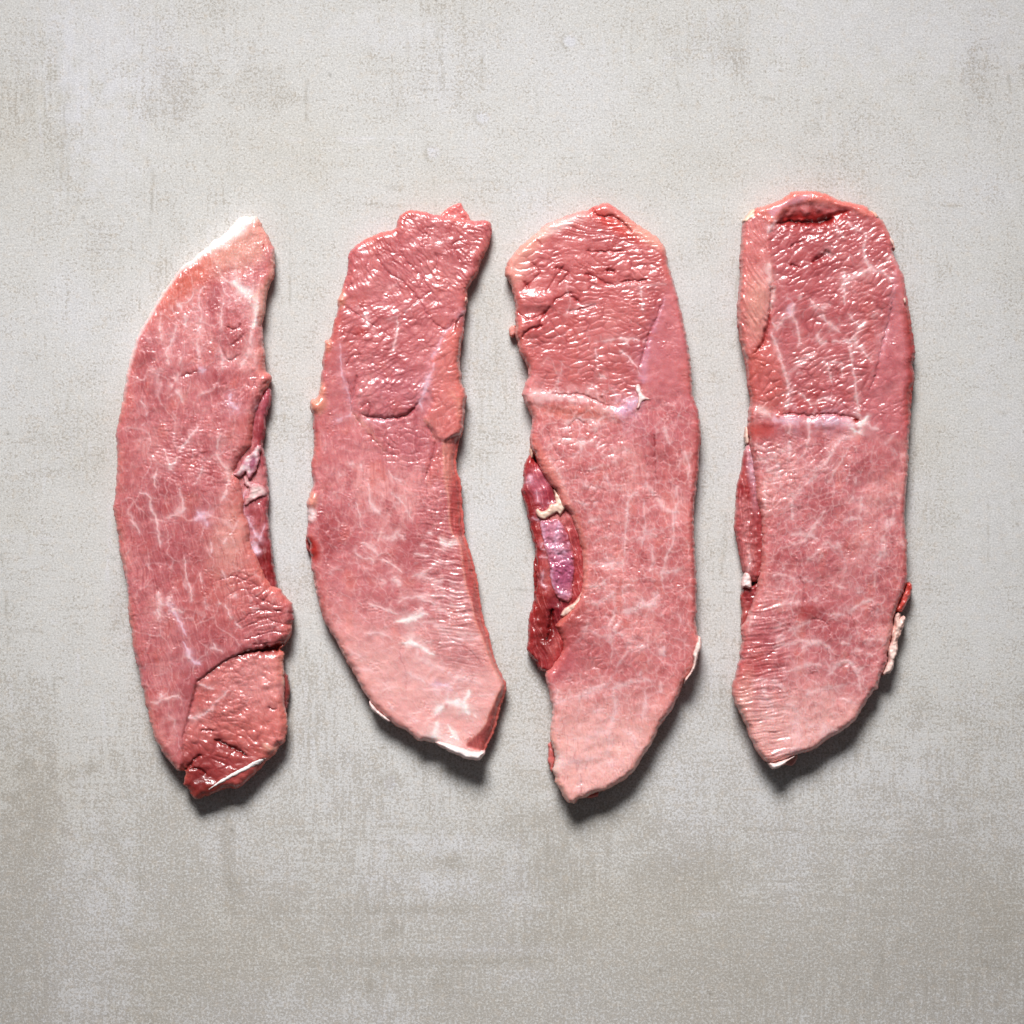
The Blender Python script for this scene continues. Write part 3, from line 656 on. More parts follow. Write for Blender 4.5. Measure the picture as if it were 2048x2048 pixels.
    fb = Canvas(Q('A2', (1110,590),(1140,600),(1180,640),(1240,650),(1285,690),(1285,735),(1240,750),(1180,785),(1120,815),(1115,760),(1150,700),(1110,650)), 1.7, 142, 3.2)
    fb.mix(np.ones(fb.X.shape), col(244, 218, 212), 1); fb.mix(smooth(11, 0, fb.sd), col(200, 124, 130), .85); fb.tones(.35); fb.lumps(np.ones(fb.X.shape), 9, 3); fb.fibers(np.ones(fb.X.shape), -30, 30, 3, 1, .2); fb.micro(.5)
    make_mesh('fat_patch', fb, 9, 10, FATM, e, on=so)
    # thin white fat line across the folded end
    fl = Canvas(ribbon(Q('A3', (845,1655),(900,1615),(950,1585),(1050,1530),(1150,1480),(1220,1445),(1295,1422)), (2, 5, 6, 7, 8, 9, 6)), 1.3, 143, 1.2)
    fl.mix(np.ones(fl.X.shape), FAT, 1); fl.lumps(np.ones(fl.X.shape), 8, 1.4)
    make_mesh('fat_line', fl, 5, 5, FATM, e, on=on)
    # under-flap seen past the folded end on the right
    uf = Canvas(Q('A3', (1380,700),(1430,760),(1455,820),(1462,900),(1450,980),(1440,1050),(1380,1060)), 1.7, 144)
    uf.mix(np.ones(uf.X.shape), col(160, 84, 80), 1); uf.tones(.5); uf.micro(.3)
    make_mesh('under_flap', uf, 26, 14, MEAT, e)

# ================================================================= slice 2
def slice_b():
    e = empty('pork_slice', 780, 980, 'pork slice with wrinkled top flaring to the right and white fat on lower end', GROUP)
    out = (Q('B1', (858,250),(880,200),(920,165),(965,148),(1020,152),(1080,162),(1140,178),(1200,190),(1290,208),(1380,222),(1450,228),(1510,228),(1555,226),(1588,244),(1598,285),(1590,350),(1575,420),(1545,490),(1520,540),(1500,600),(1480,660),(1450,700),(1425,735),(1410,770),(1408,820),(1412,860),(1400,900),(1400,950),(1385,1000),(1385,1100),(1375,1150),(1360,1180),(1360,1250),(1350,1330),(1360,1400),(1370,1500),(1395,1540),(1405,1600),(1395,1660),(1385,1740),(1383,1820))
        + Q('B2', (1383,280),(1370,340),(1350,380),(1340,440),(1330,500),(1325,570),(1335,640),(1350,680),(1362,740),(1368,830),(1372,900),(1380,980),(1388,1070),(1395,1140),(1420,1210),(1450,1290),(1470,1390),(1495,1490),(1505,1580))
        + Q('B3', (1518,530),(1545,640),(1580,740),(1605,850),(1625,930),(1655,1000),(1690,1070),(1712,1130),(1705,1190),(1680,1260),(1655,1350),(1635,1430),(1610,1500),(1575,1570),(1555,1620),(1530,1670),(1505,1695),(1460,1695),(1400,1680),(1340,1660),(1280,1630),(1220,1600),(1160,1570),(1100,1560),(1040,1555),(1000,1530),(940,1480),(880,1450),(820,1410),(740,1340),(690,1290),(648,1235),(600,1170),(560,1090),(520,1010),(480,950),(440,880),(410,810),(370,750),(330,680),(290,600),(265,500),(245,400),(225,290),(200,210))
        + Q('B2', (200,1300),(188,1250),(185,1190),(165,1150),(160,1110),(175,1040),(172,960),(165,880),(185,810),(215,730),(205,660),(200,580),(215,480),(220,380),(212,260),(215,200),(190,130),(195,80),(240,60),(262,5))
        + Q('B1', (275,1480),(270,1440),(285,1380),(285,1320),(300,1240),(310,1160),(345,1150),(365,1060),(395,960),(405,890),(400,840),(430,790),(445,720),(475,650),(478,560),(490,490),(530,430),(600,385),(670,350),(740,320),(820,305),(852,290)))
    cv = Canvas(out, g, 201); X, Y = cv.X, cv.Y; one = np.ones(X.shape)
    cv.tones()
    low = smooth(1150, 1350, Y)
    cv.mix(low, col(247, 202, 194), .7)
    cv.mix(smooth(760, 680, Y), col(206, 126, 126), .5)
    cv.mix(cv.ell(*Q1('B1', 850, 1550), 70, 50, 0, .8), MAUVE, .5)
    cv.mix(cv.ell(*Q1('B1', 1330, 450), 45, 34, 30, .8), DARK, .5)
    cv.mix(cv.ell(*Q1('B2', 950, 1200), 40, 40, 0, .9), DARK, .6); cv.mix(cv.ell(*Q1('B2', 750, 1450), 130, 60, 60, .9), DARK, .25)
    cv.mix(cv.ell(*Q1('B2', 330, 1100), 26, 30, 0, .9), DARK, .45); cv.mix(cv.ell(*Q1('B3', 1350, 900), 50, 26, 20, .8), DARK, .45)
    cv.mix(cv.ell(*Q1('B3', 1000, 520), 70, 16, 10, .9), DARK, .3); cv.mix(cv.ell(*Q1('B2', 950, 400), 60, 50, 0, .9), MAUVE, .45)
    # top face wrinkles
    tp = cv.poly(Q('B1', (420,480),(900,150),(1600,220),(1560,560),(1330,1000),(1130,1400),(1000,1700),(640,1700),(480,1400),(420,1000)), 16)
    up = smooth(Q1('B1', 0, 1000)[1], Q1('B1', 0, 650)[1], Y)
    cv.crinkle(tp*up, 8.5, 3.0, 52, 2.4, 3, .42, warp=.7, shingle=-1.9)
    cv.crinkle(tp*up*cv.ell(*Q1('B1', 1300, 320), 95, 45, 0, .6), 8, 3.2, 18, 2.6, 4, .3)
    cv.crinkle(tp*(1-up), 11, 2.1, -28, 2.3, 5, .26, warp=.6, shingle=-1.6)
    cv.crinkle(tp*(1-up)*cv.ell(*Q1('B1', 700, 1250), 90, 90, 0, .8), 9, 2.2, -12, 1.8, 6, .18)
    cv.crinkle(cv.ell(*Q1('B2', 880, 420), 60, 45, 0, .6), 13, 2.2, 8, 3.4, 7, .25)
    cv.lumps(tp, 40, 5, 8); cv.lumps(one, 28, 2.6, 9)
    for p_, w_, d_ in [(((860,300),(890,420),(920,520),(1050,660),(1100,740),(1160,830)), 2.2, 3), (((700,500),(800,640),(900,700),(1000,800),(1130,1000)), 2, 2.5), (((1160,480),(1180,560),(1120,650)), 1.8, 2.5), (((460,900),(600,990),(700,1060)), 2, 3), (((1360,560),(1300,420),(1400,380)), 2, 3), (((900,970),(1020,860),(1140,780)), 2, 3), (((1130,1000),(1180,1050),(1260,1080),(1310,1000)), 2.4, 3.5),
                       (((470,760),(520,720)), 2, 3), (((470,1360),(520,1290),(600,1270)), 2, 3), (((560,1420),(540,1540),(520,1640)), 2.5, 4)]:
        cv.line(Q('B1', *p_), w_, 'crack', .5, d_, DARK)
    # the pocket: raised lobe ending in a shaded lip
    cv.h += 4*cv.poly(Q('B1', (570,1560),(640,1500),(900,1480),(1040,1560),(1020,1680),(930,1740),(700,1740),(600,1720)), 16)
    cv.line(Q('B1', (585,1730),(650,1755),(760,1765),(860,1760),(940,1740),(1000,1690),(1040,1640)), (2, 4, 5, 4, 3), 'crack', .6, 8, col(170, 76, 84))
    cv.line(Q('B1', (590,1690),(640,1640),(660,1690),(640,1760)), 3, 'crack', .5, 4, DARK)
    cv.line(Q('B2', (600,235),(720,240),(830,240)), (3, 4, 3), k=.7, broken=0, color=LILAC)
    cv.line(Q('B2', (1100,280),(1130,330),(1160,380),(1160,440),(1130,560),(1080,700)), (3, 5, 3, 2), 'crack', .5, 5, DARK)
    lobe = cv.poly(Q('B1', (1270,1090),(1310,1050),(1370,1200),(1340,1320),(1400,1560),(1390,1760),(1370,1920),(1200,1932),(1150,1850),(1080,1780),(1150,1640),(1110,1500),(1150,1300)), 6)
    cv.mix(lobe, SALMON, .6); cv.h += 5*lobe; cv.crinkle(lobe, 13, 2.0, -35, 2.6, 12, .25)
    cv.line(Q('B1', (1310,1060),(1240,1090),(1200,1180),(1180,1240),(1140,1290),(1150,1380),(1110,1440)), (2, 4, 3), k=.7, broken=.1, color=LILAC)
    cv.line(Q('B1', (1120,1430),(1095,1500),(1075,1580),(1045,1640),(1060,1700)), (7, 7, 4, 2), k=.85, broken=0, color=LILAC)
    cv.line(Q('B1', (1285,1560),(1320,1600),(1345,1640),(1340,1760)), (9, 9, 4), k=.7, broken=0, color=col(238, 176, 160)); cv.line(Q('B1', (1080,1780),(1140,1850),(1160,1932)), (4, 4), k=.6, color=PALE, broken=0)
    cv.line(Q('B1', (1390,930),(1340,1000)), 4, k=.9, color=LILAC, broken=0); cv.line(Q('B1', (1380,960),(1330,1020),(1320,1080)), 3, 'crack', .7, 5)
    # left seam
    cv.line(Q('B1', (430,1180),(440,1420),(470,1500),(505,1620),(510,1700)), (3, 2, 4, 2), k=.8, broken=.1, color=LILAC); cv.line(Q('B1', (480,1460),(510,1560),(520,1700),(600,1830)), (2, 3), 'crack', .5, 3, DARK)
    cv.line(Q('B2', (520,170),(570,230),(640,300),(720,410),(800,520)), (5, 7, 5, 2), k=.5, broken=0, color=PALE); cv.line(Q('B2', (640,330),(700,400),(790,500)), 2.5, 'crack', .45, 3, DARK)
    V = cv.line
    V(Q('B1', (570,900),(630,990),(640,1050),(690,1090)), (2, 4, 4, 2)); V(Q('B1', (865,980),(870,1080),(850,1180),(835,1250)), (2, 3, 2), broken=.1); V(Q('B1', (780,1010),(900,960),(1040,860)), 2, k=.6); V(Q('B1', (870,640),(870,720),(800,770)), 2, k=.6); V(Q('B1', (630,980),(640,930)), 1.5)
    cv.mix(cv.ell(*Q1('B1', 590, 1100), 12, 9, 0, .8), RED, .5)
    V(Q('B2', (400,240),(430,225),(500,200),(520,170)), (6, 5, 3), k=.7, broken=0, color=LILAC)
    V(Q('B2', (490,570),(530,575),(580,570),(600,610)), 3); V(Q('B2', (360,560),(420,640),(450,660)), 2.5); V(Q('B2', (300,340),(320,420),(310,480)), 2.5, k=.5)
    V(Q('B2', (800,630),(830,670),(900,710)), 1.8, broken=.1); V(Q('B2', (820,790),(880,840),(940,920),(980,1000)), (2, 4, 3, 2), broken=0); V(Q('B2', (650,720),(660,850),(690,920),(740,960)), (1.5, 2, 5, 3), broken=0)
    V(Q('B2', (550,860),(560,890),(580,980),(590,1060)), 1.6); V(Q('B2', (740,1090),(720,1170)), 3, broken=0); V(Q('B2', (760,1140),(820,1150),(870,1100),(920,1160)), (2, 7, 5, 3), k=.9, broken=0)
    V(Q('B2', (590,1180),(650,1205),(700,1250),(720,1270)), (3, 7, 4), k=.9, broken=0); V(Q('B2', (740,1310),(800,1330),(860,1370),(910,1410)), (2, 5, 3, 2), broken=0); V(Q('B2', (520,1240),(600,1300),(660,1300),(690,1340)), 2, broken=.1)
    V(Q('B2', (1000,1260),(1050,1275),(1120,1285)), (3, 4, 2), broken=0); V(Q('B2', (1050,1190),(1100,1210)), 2); V(Q('B2', (1095,1100),(1140,1115)), 4, broken=0)
    V(Q('B2', (1200,1150),(1240,1190),(1310,1180),(1390,1130)), (8, 8, 6, 4), k=.8, broken=0, color=FAT); V(Q('B2', (1180,1330),(1240,1325),(1310,1330)), (7, 6, 2), k=.8, broken=0); V(Q('B2', (1210,1210),(1250,1215)), 4)
    V(Q('B2', (980,1440),(1050,1430),(1080,1450),(1180,1475),(1290,1480),(1370,1500)), (3, 8, 5, 3, 2.5, 2), k=.9, broken=0); V(Q('B2', (1050,1430),(1130,1370),(1190,1310)), (5, 3, 2), broken=0)
    V(Q('B2', (740,1460),(790,1480),(850,1480),(900,1520)), (4, 6, 9, 3), k=.9, broken=0); V(Q('B2', (840,1450),(900,1490)), 3); V(Q('B2', (640,1390),(660,1420)), 3); V(Q('B2', (380,780),(400,800)), 5)
    V(Q('B2', (1100,1490),(1220,1535),(1300,1535)), 2); V(Q('B2', (1170,1520),(1290,1560),(1390,1560)), 1.7); V(Q('B2', (1040,1590),(1150,1585),(1250,1590),(1400,1610)), (6, 6, 3, 2), k=.85, broken=0); V(Q('B2', (1030,1600),(1130,1640),(1200,1650)), (4, 4, 2), broken=0)
    V(Q('B2', (1280,1660),(1390,1680)), 2.6, broken=0); V(Q('B3', (1155,540),(1210,535),(1280,565),(1330,570),(1440,590)), (7, 6, 3, 4, 3), k=.9, broken=0); V(Q('B3', (1280,570),(1270,640)), 1.8)
    V(Q('B3', (840,640),(920,620),(990,610),(1050,580),(1100,570)), (2, 5, 10, 7, 2), k=.95, broken=0, color=FAT); V(Q('B3', (1040,640),(1130,650),(1220,690),(1300,720),(1400,720),(1500,730)), (4, 8, 9, 4, 3, 3), k=.9, broken=0); V(Q('B3', (1030,550),(1070,525)), 4)
    V(Q('B3', (1250,720),(1270,760),(1400,770),(1500,760)), (5, 4, 2), broken=0); V(Q('B3', (650,490),(700,510),(760,530),(870,570)), (5, 3, 4, 4), broken=.1); V(Q('B3', (880,480),(920,455),(1000,440),(1100,450)), (4, 4, 2), broken=.1)
    V(Q('B3', (490,840),(530,870),(610,915)), (3, 5, 2), broken=0); V(Q('B3', (900,800),(980,790),(1050,820),(1100,860),(1160,890)), (3, 8, 6, 4, 2), k=.9, broken=0, color=FAT); V(Q('B3', (1020,850),(1050,910),(1130,960),(1220,1000),(1300,1040)), (6, 7, 5, 3, 2), k=.9, broken=0)
    V(Q('B3', (1060,810),(1120,780)), 3); V(Q('B3', (640,720),(740,720),(830,770)), (3, 4, 2)); V(Q('B3', (930,1015),(1000,1050),(1080,1090)), (5, 5, 2), broken=0); V(Q('B3', (540,1000),(650,1000),(690,1020)), (2, 6, 2), broken=0)
    V(Q('B3', (670,1165),(740,1175),(790,1140),(800,1090)), (4, 5, 4), broken=0); V(Q('B3', (1130,1115),(1230,1120),(1280,1150),(1330,1130)), (4, 7, 6, 3), k=.9, broken=0, color=LILAC); V(Q('B3', (1300,1060),(1350,1070),(1450,1080),(1540,1130)), (3, 7, 4, 3), k=.9, broken=0)
    V(Q('B3', (1340,1060),(1310,1110),(1260,1150),(1270,1240)), (5, 3, 4), broken=0); V(Q('B3', (1060,1160),(1150,1160),(1250,1160)), 2.4); V(Q('B3', (1430,1160),(1400,1220),(1370,1260),(1290,1250),(1210,1290),(1160,1350)), (3, 5, 12, 7, 9, 5), k=.9, broken=0, color=FAT)
    V(Q('B3', (1380,1270),(1410,1330),(1480,1370)), (8, 5, 4), broken=0, color=FAT); V(Q('B3', (960,1330),(970,1380),(1040,1400)), (4, 8, 4), k=.8, broken=0); V(Q('B3', (1180,1400),(1160,1500),(1150,1560)), (5, 8, 12), k=.9, broken=0, color=FAT); V(Q('B3', (1250,1420),(1290,1480),(1340,1540)), (2, 5, 8), k=.9, broken=0, color=FAT)
    V(Q('B3', (810,1250),(830,1320)), 3); V(Q('B3', (1500,1200),(1620,1190)), 2.4)
    for k_ in range(16):
        yy = 1320+k_*57; V(Q('B2', (1235-k_*2, yy), (1300+4*k_, yy+12), (1372+8*k_, yy+20)), 1.5, k=.5)
    V(Q('B3', (900,800),(890,900),(930,1000),(940,1100),(930,1180)), 1.4, 'crack', .25, 1.0, DARK); V(Q('B3', (1240,700),(1270,750),(1380,820),(1450,870),(1510,950)), (1.5, 2, 1.5), 'crack', .35, 1.4, DARK)
    cv.network(smooth(900, 1000, Y), 17, 1.6, 45, 1.1, .36, 55, -.5); cv.network(smooth(900, 1000, Y), 46, 1.9, 38, 1.5, .5, 15, -.1); cv.network(smooth(780, 850, Y), 24, 1.6, 60, 1.0, .35, 16, 0)
    cv.fibers(smooth(800, 860, Y)*smooth(1150, 1000, Y), 85, 40, 4, .8, .3, 17)
    rt = smooth(800, 960, Y)*np.clip(cv.ell(*Q1('B2', 1290, 1400), 60, 180, -8, .8), 0, 1)
    cv.fibers(rt, 6, 40, 4.5, 1.6, .25, 18)
    cv.crinkle(cv.ell(*Q1('B2', 1170, 700), 30, 70, 10, .6), 11, 1.8, 20, 3.0, 19, .2); cv.crinkle(cv.ell(*Q1('B2', 300, 950), 30, 120, 0, .7), 9, 1.5, 70, 1.6, 20, .1)
    # cut side face: slopes down to the right from this ridge
    ridge = Q('B2', (1225,400),(1230,560),(1240,700),(1265,850),(1270,1000),(1290,1100),(1350,1180),(1370,1300),(1385,1420),(1400,1520),(1440,1640)) + Q('B3', (1470,620),(1510,720),(1600,950),(1650,1060),(1680,1120),(1640,1200),(1580,1330),(1530,1450),(1400,1570))
    band = cv.poly(ridge+Q('B3', (1500,1620),(1620,1600),(1800,1200),(1700,900),(1560,300))+Q('B2', (1500,1100),(1450,600),(1400,350)), 3)
    RP = catmull(ridge, False, 8.0); dr, _ = seg_dist(X, Y, RP, False)
    tt = np.clip(cv.sd, 0, None)/(np.clip(cv.sd, 0, None)+dr+1e-6)
    slope = band*(1-tt)
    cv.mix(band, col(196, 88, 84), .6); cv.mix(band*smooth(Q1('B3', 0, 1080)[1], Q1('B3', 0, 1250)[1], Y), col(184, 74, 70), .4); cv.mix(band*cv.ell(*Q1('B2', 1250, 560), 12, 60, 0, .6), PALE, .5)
    cv.mix(np.exp(-(dr/3.0)**2), PALE, .45)
    cv.fibers(band, 80, 50, 4, 1.4, .3, 23)
    cv.h -= 15*slope
    cv.edge(ORANGE, .42, 15)
    cv.mix(cv.ell(*Q1('B1', 250, 1660), 17, 17, 0, .6), col(240, 178, 152), .7); cv.h += 4*cv.ell(*Q1('B1', 250, 1660), 13, 13, 0, .6)
    for x_, y_, a_, b_ in [(430, 830, 10, 18), (330, 1200, 8, 12), (210, 850, 12, 16), (280, 1540, 9, 14)]:
        kk = 'B2' if (x_, y_) == (210, 850) else 'B1'
        cv.mix(cv.ell(*Q1(kk, x_, y_), a_, b_, 0, .6), col(240, 182, 158), .6); cv.h += 3.5*cv.ell(*Q1(kk, x_, y_), a_*.8, b_*.8, 0, .6)
    cv.mix(cv.ell(*Q1('B2', 200, 960), 10, 14, 0, .6), FAT, .7)
    cv.mix(cv.ell(*Q1('B2', 215, 1230), 12, 26, -12, .5), col(186, 54, 44), .85)
    cv.mix(cv.ell(*Q1('B3', 1200, 1600), 40, 30, 30, .7), FAT, .5)
    cv.micro(.8); cv.h += 3*fbm(X/150, Y/170, 7, 2)
    Tm = 0.7+0.3*smooth(400, 700, Y)
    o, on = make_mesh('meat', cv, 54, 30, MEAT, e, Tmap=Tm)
    def piece(name, pts, T, r, c, mat, seed, g_=1.5, lab=None, rib=None, tone=.35, lump=3, **kw):
        pc = Canvas(pts if rib is None else ribbon(pts, rib), g_, seed, 1.3); o1 = np.ones(pc.X.shape)
        pc.mix(o1, c, 1); pc.mix(smooth((3.2 if mat is FATM else 7) if 'on' in kw else 9, 0, pc.sd), col(206, 120, 114) if 'on' in kw else SALMON, .75 if 'on' in kw else .35); pc.tones(tone); pc.lumps(o1, 12, lump); pc.micro(.45)
        ob, _ = make_mesh(name, pc, T, r, mat, e, **kw)
        if lab: ob['label'] = lab
    piece('fat_edge', Q('B3', (1155,1560),(1200,1545),(1290,1570),(1380,1600),(1460,1625),(1545,1630),(1530,1672),(1508,1700),(1455,1702),(1395,1688),(1330,1662),(1270,1636),(1210,1602)), 64, 16, FAT, FATM, 221, lab='thick white fat on the lower right corner', tone=.15)
    piece('fat_edge', Q('B3', (655,1240),(700,1290),(740,1330),(800,1375),(825,1400),(800,1408),(770,1390),(720,1352),(680,1325),(655,1290),(645,1260)), 46, 9, FAT, FATM, 222, tone=.1, lab='small ragged white fat on the lower left edge')
    piece('fat_edge', Q('B3', (218,260),(250,400),(285,500),(300,600),(325,650),(315,660),(285,590),(255,490),(232,390),(215,290)), 30, 8, col(240, 214, 206), FATM, 223, tone=.2)
    piece('torn_flap', Q('B1', (1180,210),(1215,165),(1250,138),(1295,108),(1335,88),(1362,92),(1378,128),(1402,160),(1422,195),(1430,255),(1300,270)), 20, 14, col(232, 150, 146), MEAT, 224, tone=.5, lump=6, lab='small torn flap of meat behind the top edge')
    piece('blood_spot', Q('B2', (178,1118),(195,1135),(203,1180),(200,1230),(180,1255),(160,1245),(155,1200),(156,1150)), 24, 9, col(160, 34, 28), MEAT, 225, tone=.4, lump=5, lab='dark red clot on the left edge')
    piece('blood_spot', Q('B2', (172,985),(185,1000),(182,1045),(172,1045),(168,1010)), 18, 5, col(160, 40, 34), MEAT, 226, tone=.3)
    piece('sinew', Q('B1', (1395,820),(1412,840),(1400,870),(1380,880)), 44, 6, col(238, 206, 190), FATM, 227, tone=.2)

# ================================================================= slice 3
def slice_c():
    e = empty('pork_slice', 1190, 1000, 'broad raw pork slice with a dark red pocket and purplish membrane on its left edge', GROUP)
    out = (Q('C1', (830,120),(870,110),(910,98),(960,98),(1010,125),(1060,165),(1120,210),(1180,260),(1260,310),(1320,350),(1370,400),(1400,450),(1410,510),(1415,570),(1440,640),(1465,710),(1485,790),(1505,880),(1530,980),(1550,1080),(1570,1190),(1590,1320),(1600,1440),(1605,1560),(1625,1630),(1650,1700),(1665,1790))
        + Q('C2', (1670,330),(1668,430),(1655,520),(1655,600),(1640,720),(1625,850),(1618,950),(1618,1080),(1620,1180),(1630,1290),(1635,1400),(1640,1500),(1635,1600),(1638,1700))
        + Q('C3', (1628,350),(1635,410),(1655,470),(1660,510),(1655,560),(1640,620),(1620,680),(1600,730),(1560,790),(1530,840),(1510,910),(1480,970),(1450,1040),(1400,1110),(1350,1170),(1325,1240),(1290,1310),(1245,1370),(1210,1420),(1180,1480),(1120,1550),(1050,1600),(980,1640),(900,1675),(830,1690),(780,1720),(740,1730),(710,1750),(690,1770),(640,1755),(605,1720),(580,1660),(560,1630),(540,1600),(540,1560),(520,1500),(540,1420),(520,1330),(505,1280),(505,1200),(510,1130),(520,1060),(520,1010),(500,950),(490,880),(470,810),(470,745),(520,700),(600,560),(560,420),(540,390))
        + Q('C2', (540,1820),(590,1760),(660,1690),(720,1600),(750,1500),(755,1400),(745,1250),(720,1150),(690,1050),(650,950),(590,900),(545,780),(480,710),(420,600),(380,500),(350,440),(350,330),(365,250),(345,170),(310,100),(290,40))
        + Q('C1', (290,1560),(310,1490),(335,1440),(330,1370),(300,1310),(265,1250),(250,1180),(235,1120),(235,1040),(228,960),(235,880),(215,790),(195,720),(155,660),(152,610),(175,545),(210,500),(270,430),(340,370),(400,330),(430,290),(470,260),(560,225),(640,190),(720,160),(800,150)))
    cv = Canvas(out, g, 301); X, Y = cv.X, cv.Y; one = np.ones(X.shape)
    cv.tones(); cv.mix(one, SALMON, .2)
    cv.mix(cv.poly(Q('C1', (1390,800),(1560,1000),(1650,1700),(1650,1932),(1000,1932),(1270,1600),(1210,1400)), 20), col(212, 136, 140), .55)
    cv.mix(smooth(1330, 1500, Y), col(250, 208, 198), .75)
    tp = cv.poly(Q('C1', (240,560),(420,360),(900,220),(1340,420),(1400,700),(1340,1000),(1200,1400),(1200,1560),(1000,1660),(760,1560),(420,1500),(280,1150),(250,800)), 14)
    up = smooth(Q1('C1', 0, 1000)[1], Q1('C1', 0, 850)[1], Y)
    cv.mix(tp, col(208, 118, 114), .45)
    cv.crinkle(tp*up*smooth(Q1('C1', 0, 420)[1], Q1('C1', 0, 480)[1], Y), 11, 3.4, 3, 3.2, 3, .32, warp=.8)
    cv.crinkle(tp*up*smooth(Q1('C1', 800, 0)[0], Q1('C1', 1150, 0)[0], X), 8, 3.6, -16, 2.6, 4, .25)
    cv.crinkle(tp*(1-up), 12, 2.1, -4, 3.2, 5, .38, light=.35, warp=.45)
    cv.fibers(cv.ell(*Q1('C1', 900, 300), 110, 28, 5, .5), 4, 60, 3, 1.6, .35, 6)
    cv.mix(cv.ell(*Q1('C1', 900, 340), 95, 20, 4, .8), DARK, .4); cv.mix(cv.ell(*Q1('C1', 1000, 260), 60, 14, 32, .7), col(226, 96, 84), .7)
    cv.mix(cv.ell(*Q1('C1', 1240, 340), 60, 14, 32, .7), PALE, .8); cv.mix(cv.ell(*Q1('C1', 480, 310), 60, 10, -22, .7), FAT, .75); cv.mix(cv.ell(*Q1('C1', 250, 560), 22, 60, 25, .8), PALE, .6); cv.mix(cv.ell(*Q1('C1', 380, 380), 60, 16, -38, .8), PALE, .6)
    cv.mix(cv.ell(*Q1('C1', 1300, 850), 16, 60, 15, .8), DARK, .35); cv.mix(cv.ell(*Q1('C1', 1140, 1250), 40, 45, 0, .8), DARK, .5)
    for p_, w_, d_ in [(((780,470),(860,480),(940,475),(1080,470)), (3, 4, 2), 6), (((330,760),(300,700)), 3, 4), (((940,620),(1010,640)), 5, 7), (((1030,710),(1110,705),(1250,700)), 3, 5), (((760,650),(850,670),(930,720),(1000,740)), 3, 5), (((560,740),(600,700),(640,640),(540,600)), 2.5, 4), (((620,580),(540,680),(480,780)), 2, 3), (((350,560),(420,640),(300,760)), 2, 3),
                       (((520,880),(570,840),(640,800),(680,800)), 3, 5), (((660,820),(730,870)), 4, 6), (((400,380),(450,430)), 2, 3), (((830,130),(850,180),(900,200)), 3, 5), (((880,205),(980,205),(1060,250),(1140,330)), (3, 4, 2), 6), (((280,1150),(330,1090),(450,1040)), 4, 8), (((640,940),(700,930),(860,890)), 2.5, 4), (((240,930),(330,1000),(480,950)), 3, 4), (((500,900),(440,1000),(400,1090)), 2.4, 4)]:
        cv.line(Q('C1', *p_), w_, 'crack', .65, d_, col(180, 70, 72))
    cv.h += 7*cv.ell(*Q1('C1', 330, 1060), 34, 18, -20, .6)+6*cv.ell(*Q1('C1', 390, 860), 44, 16, 0, .6)
    V = cv.line
    V(Q('C1', (860,1180),(930,1165),(1010,1155),(1080,1160),(1110,1210)), (2, 3, 3.5, 3), k=.9, broken=0); V(Q('C1', (850,1220),(870,1330),(880,1420),(940,1460)), (2, 3.5, 3), k=.85, broken=0); V(Q('C1', (1040,1240),(1130,1320),(1190,1420)), 2.2, broken=0); V(Q('C1', (1190,730),(1210,830),(1220,940)), 2, broken=.1)
    V(Q('C1', (1000,740),(1190,740),(1400,730)), 2.6, k=.7, broken=.2); V(Q('C1', (660,660),(630,760),(660,860),(630,960)), 2, k=.6); V(Q('C1', (630,960),(720,910),(860,880)), 2.4, k=.7)
    V(Q('C1', (440,1360),(500,1300),(560,1440),(560,1550)), 2, k=.6); V(Q('C1', (600,1340),(560,1480),(500,1580)), 2, k=.6); V(Q('C1', (830,1500),(790,1580)), 2.4); V(Q('C1', (1080,1170),(1140,1150),(1250,1180)), 2.4)
    for k_ in range(9):
        V(Q('C1', (480+k_*70, 1600-(k_ % 2)*70), (500+k_*72, 1560), (520+k_*72, 1640)), (1.5, 3), k=.6, broken=0)
    # purple seam falling to the knot of fat
    V(Q('C1', (1385,830),(1350,960),(1300,1080),(1250,1230),(1215,1380),(1220,1500)), (3, 5, 7, 11, 11, 8), k=.6, broken=0, color=col(232, 188, 204)); cv.line(Q('C1', (1375,850),(1330,980),(1270,1110),(1215,1290),(1190,1390)), (2, 3, 3), 'crack', .5, 5, DARK)
    # ridge under the wrinkled part: white fat, glossy
    cv.h += 2.5*cv.poly(Q('C1', (320,1560),(500,1560),(700,1590),(860,1620),(1000,1700),(1180,1600),(1230,1640),(1080,1790),(950,1760),(700,1720),(480,1680),(330,1640)), 9)
    V(Q('C1', (340,1590),(450,1590),(560,1600),(660,1620),(760,1630),(860,1660),(960,1700),(1030,1730)), (14, 18, 14, 20, 16, 15, 18, 12), k=.8, broken=0, color=col(248, 218, 214)); V(Q('C1', (1010,1720),(1090,1690),(1160,1640),(1210,1610)), (16, 22, 16, 8), k=.9, broken=0, color=col(232, 196, 214))
    cv.line(Q('C1', (520,1570),(640,1580),(760,1585),(900,1650),(980,1680)), (2, 3, 3), 'crack', .5, 5, col(190, 80, 80))
    for x_ in (700, 800, 900): cv.line(Q('C1', (x_, 1590), (x_+30, 1690)), 2.4, 'crack', .4, 4, SALMON)
    cv.mix(cv.ell(*Q1('C1', 700, 1730), 75, 16, 6, .7), col(226, 140, 122), .6)
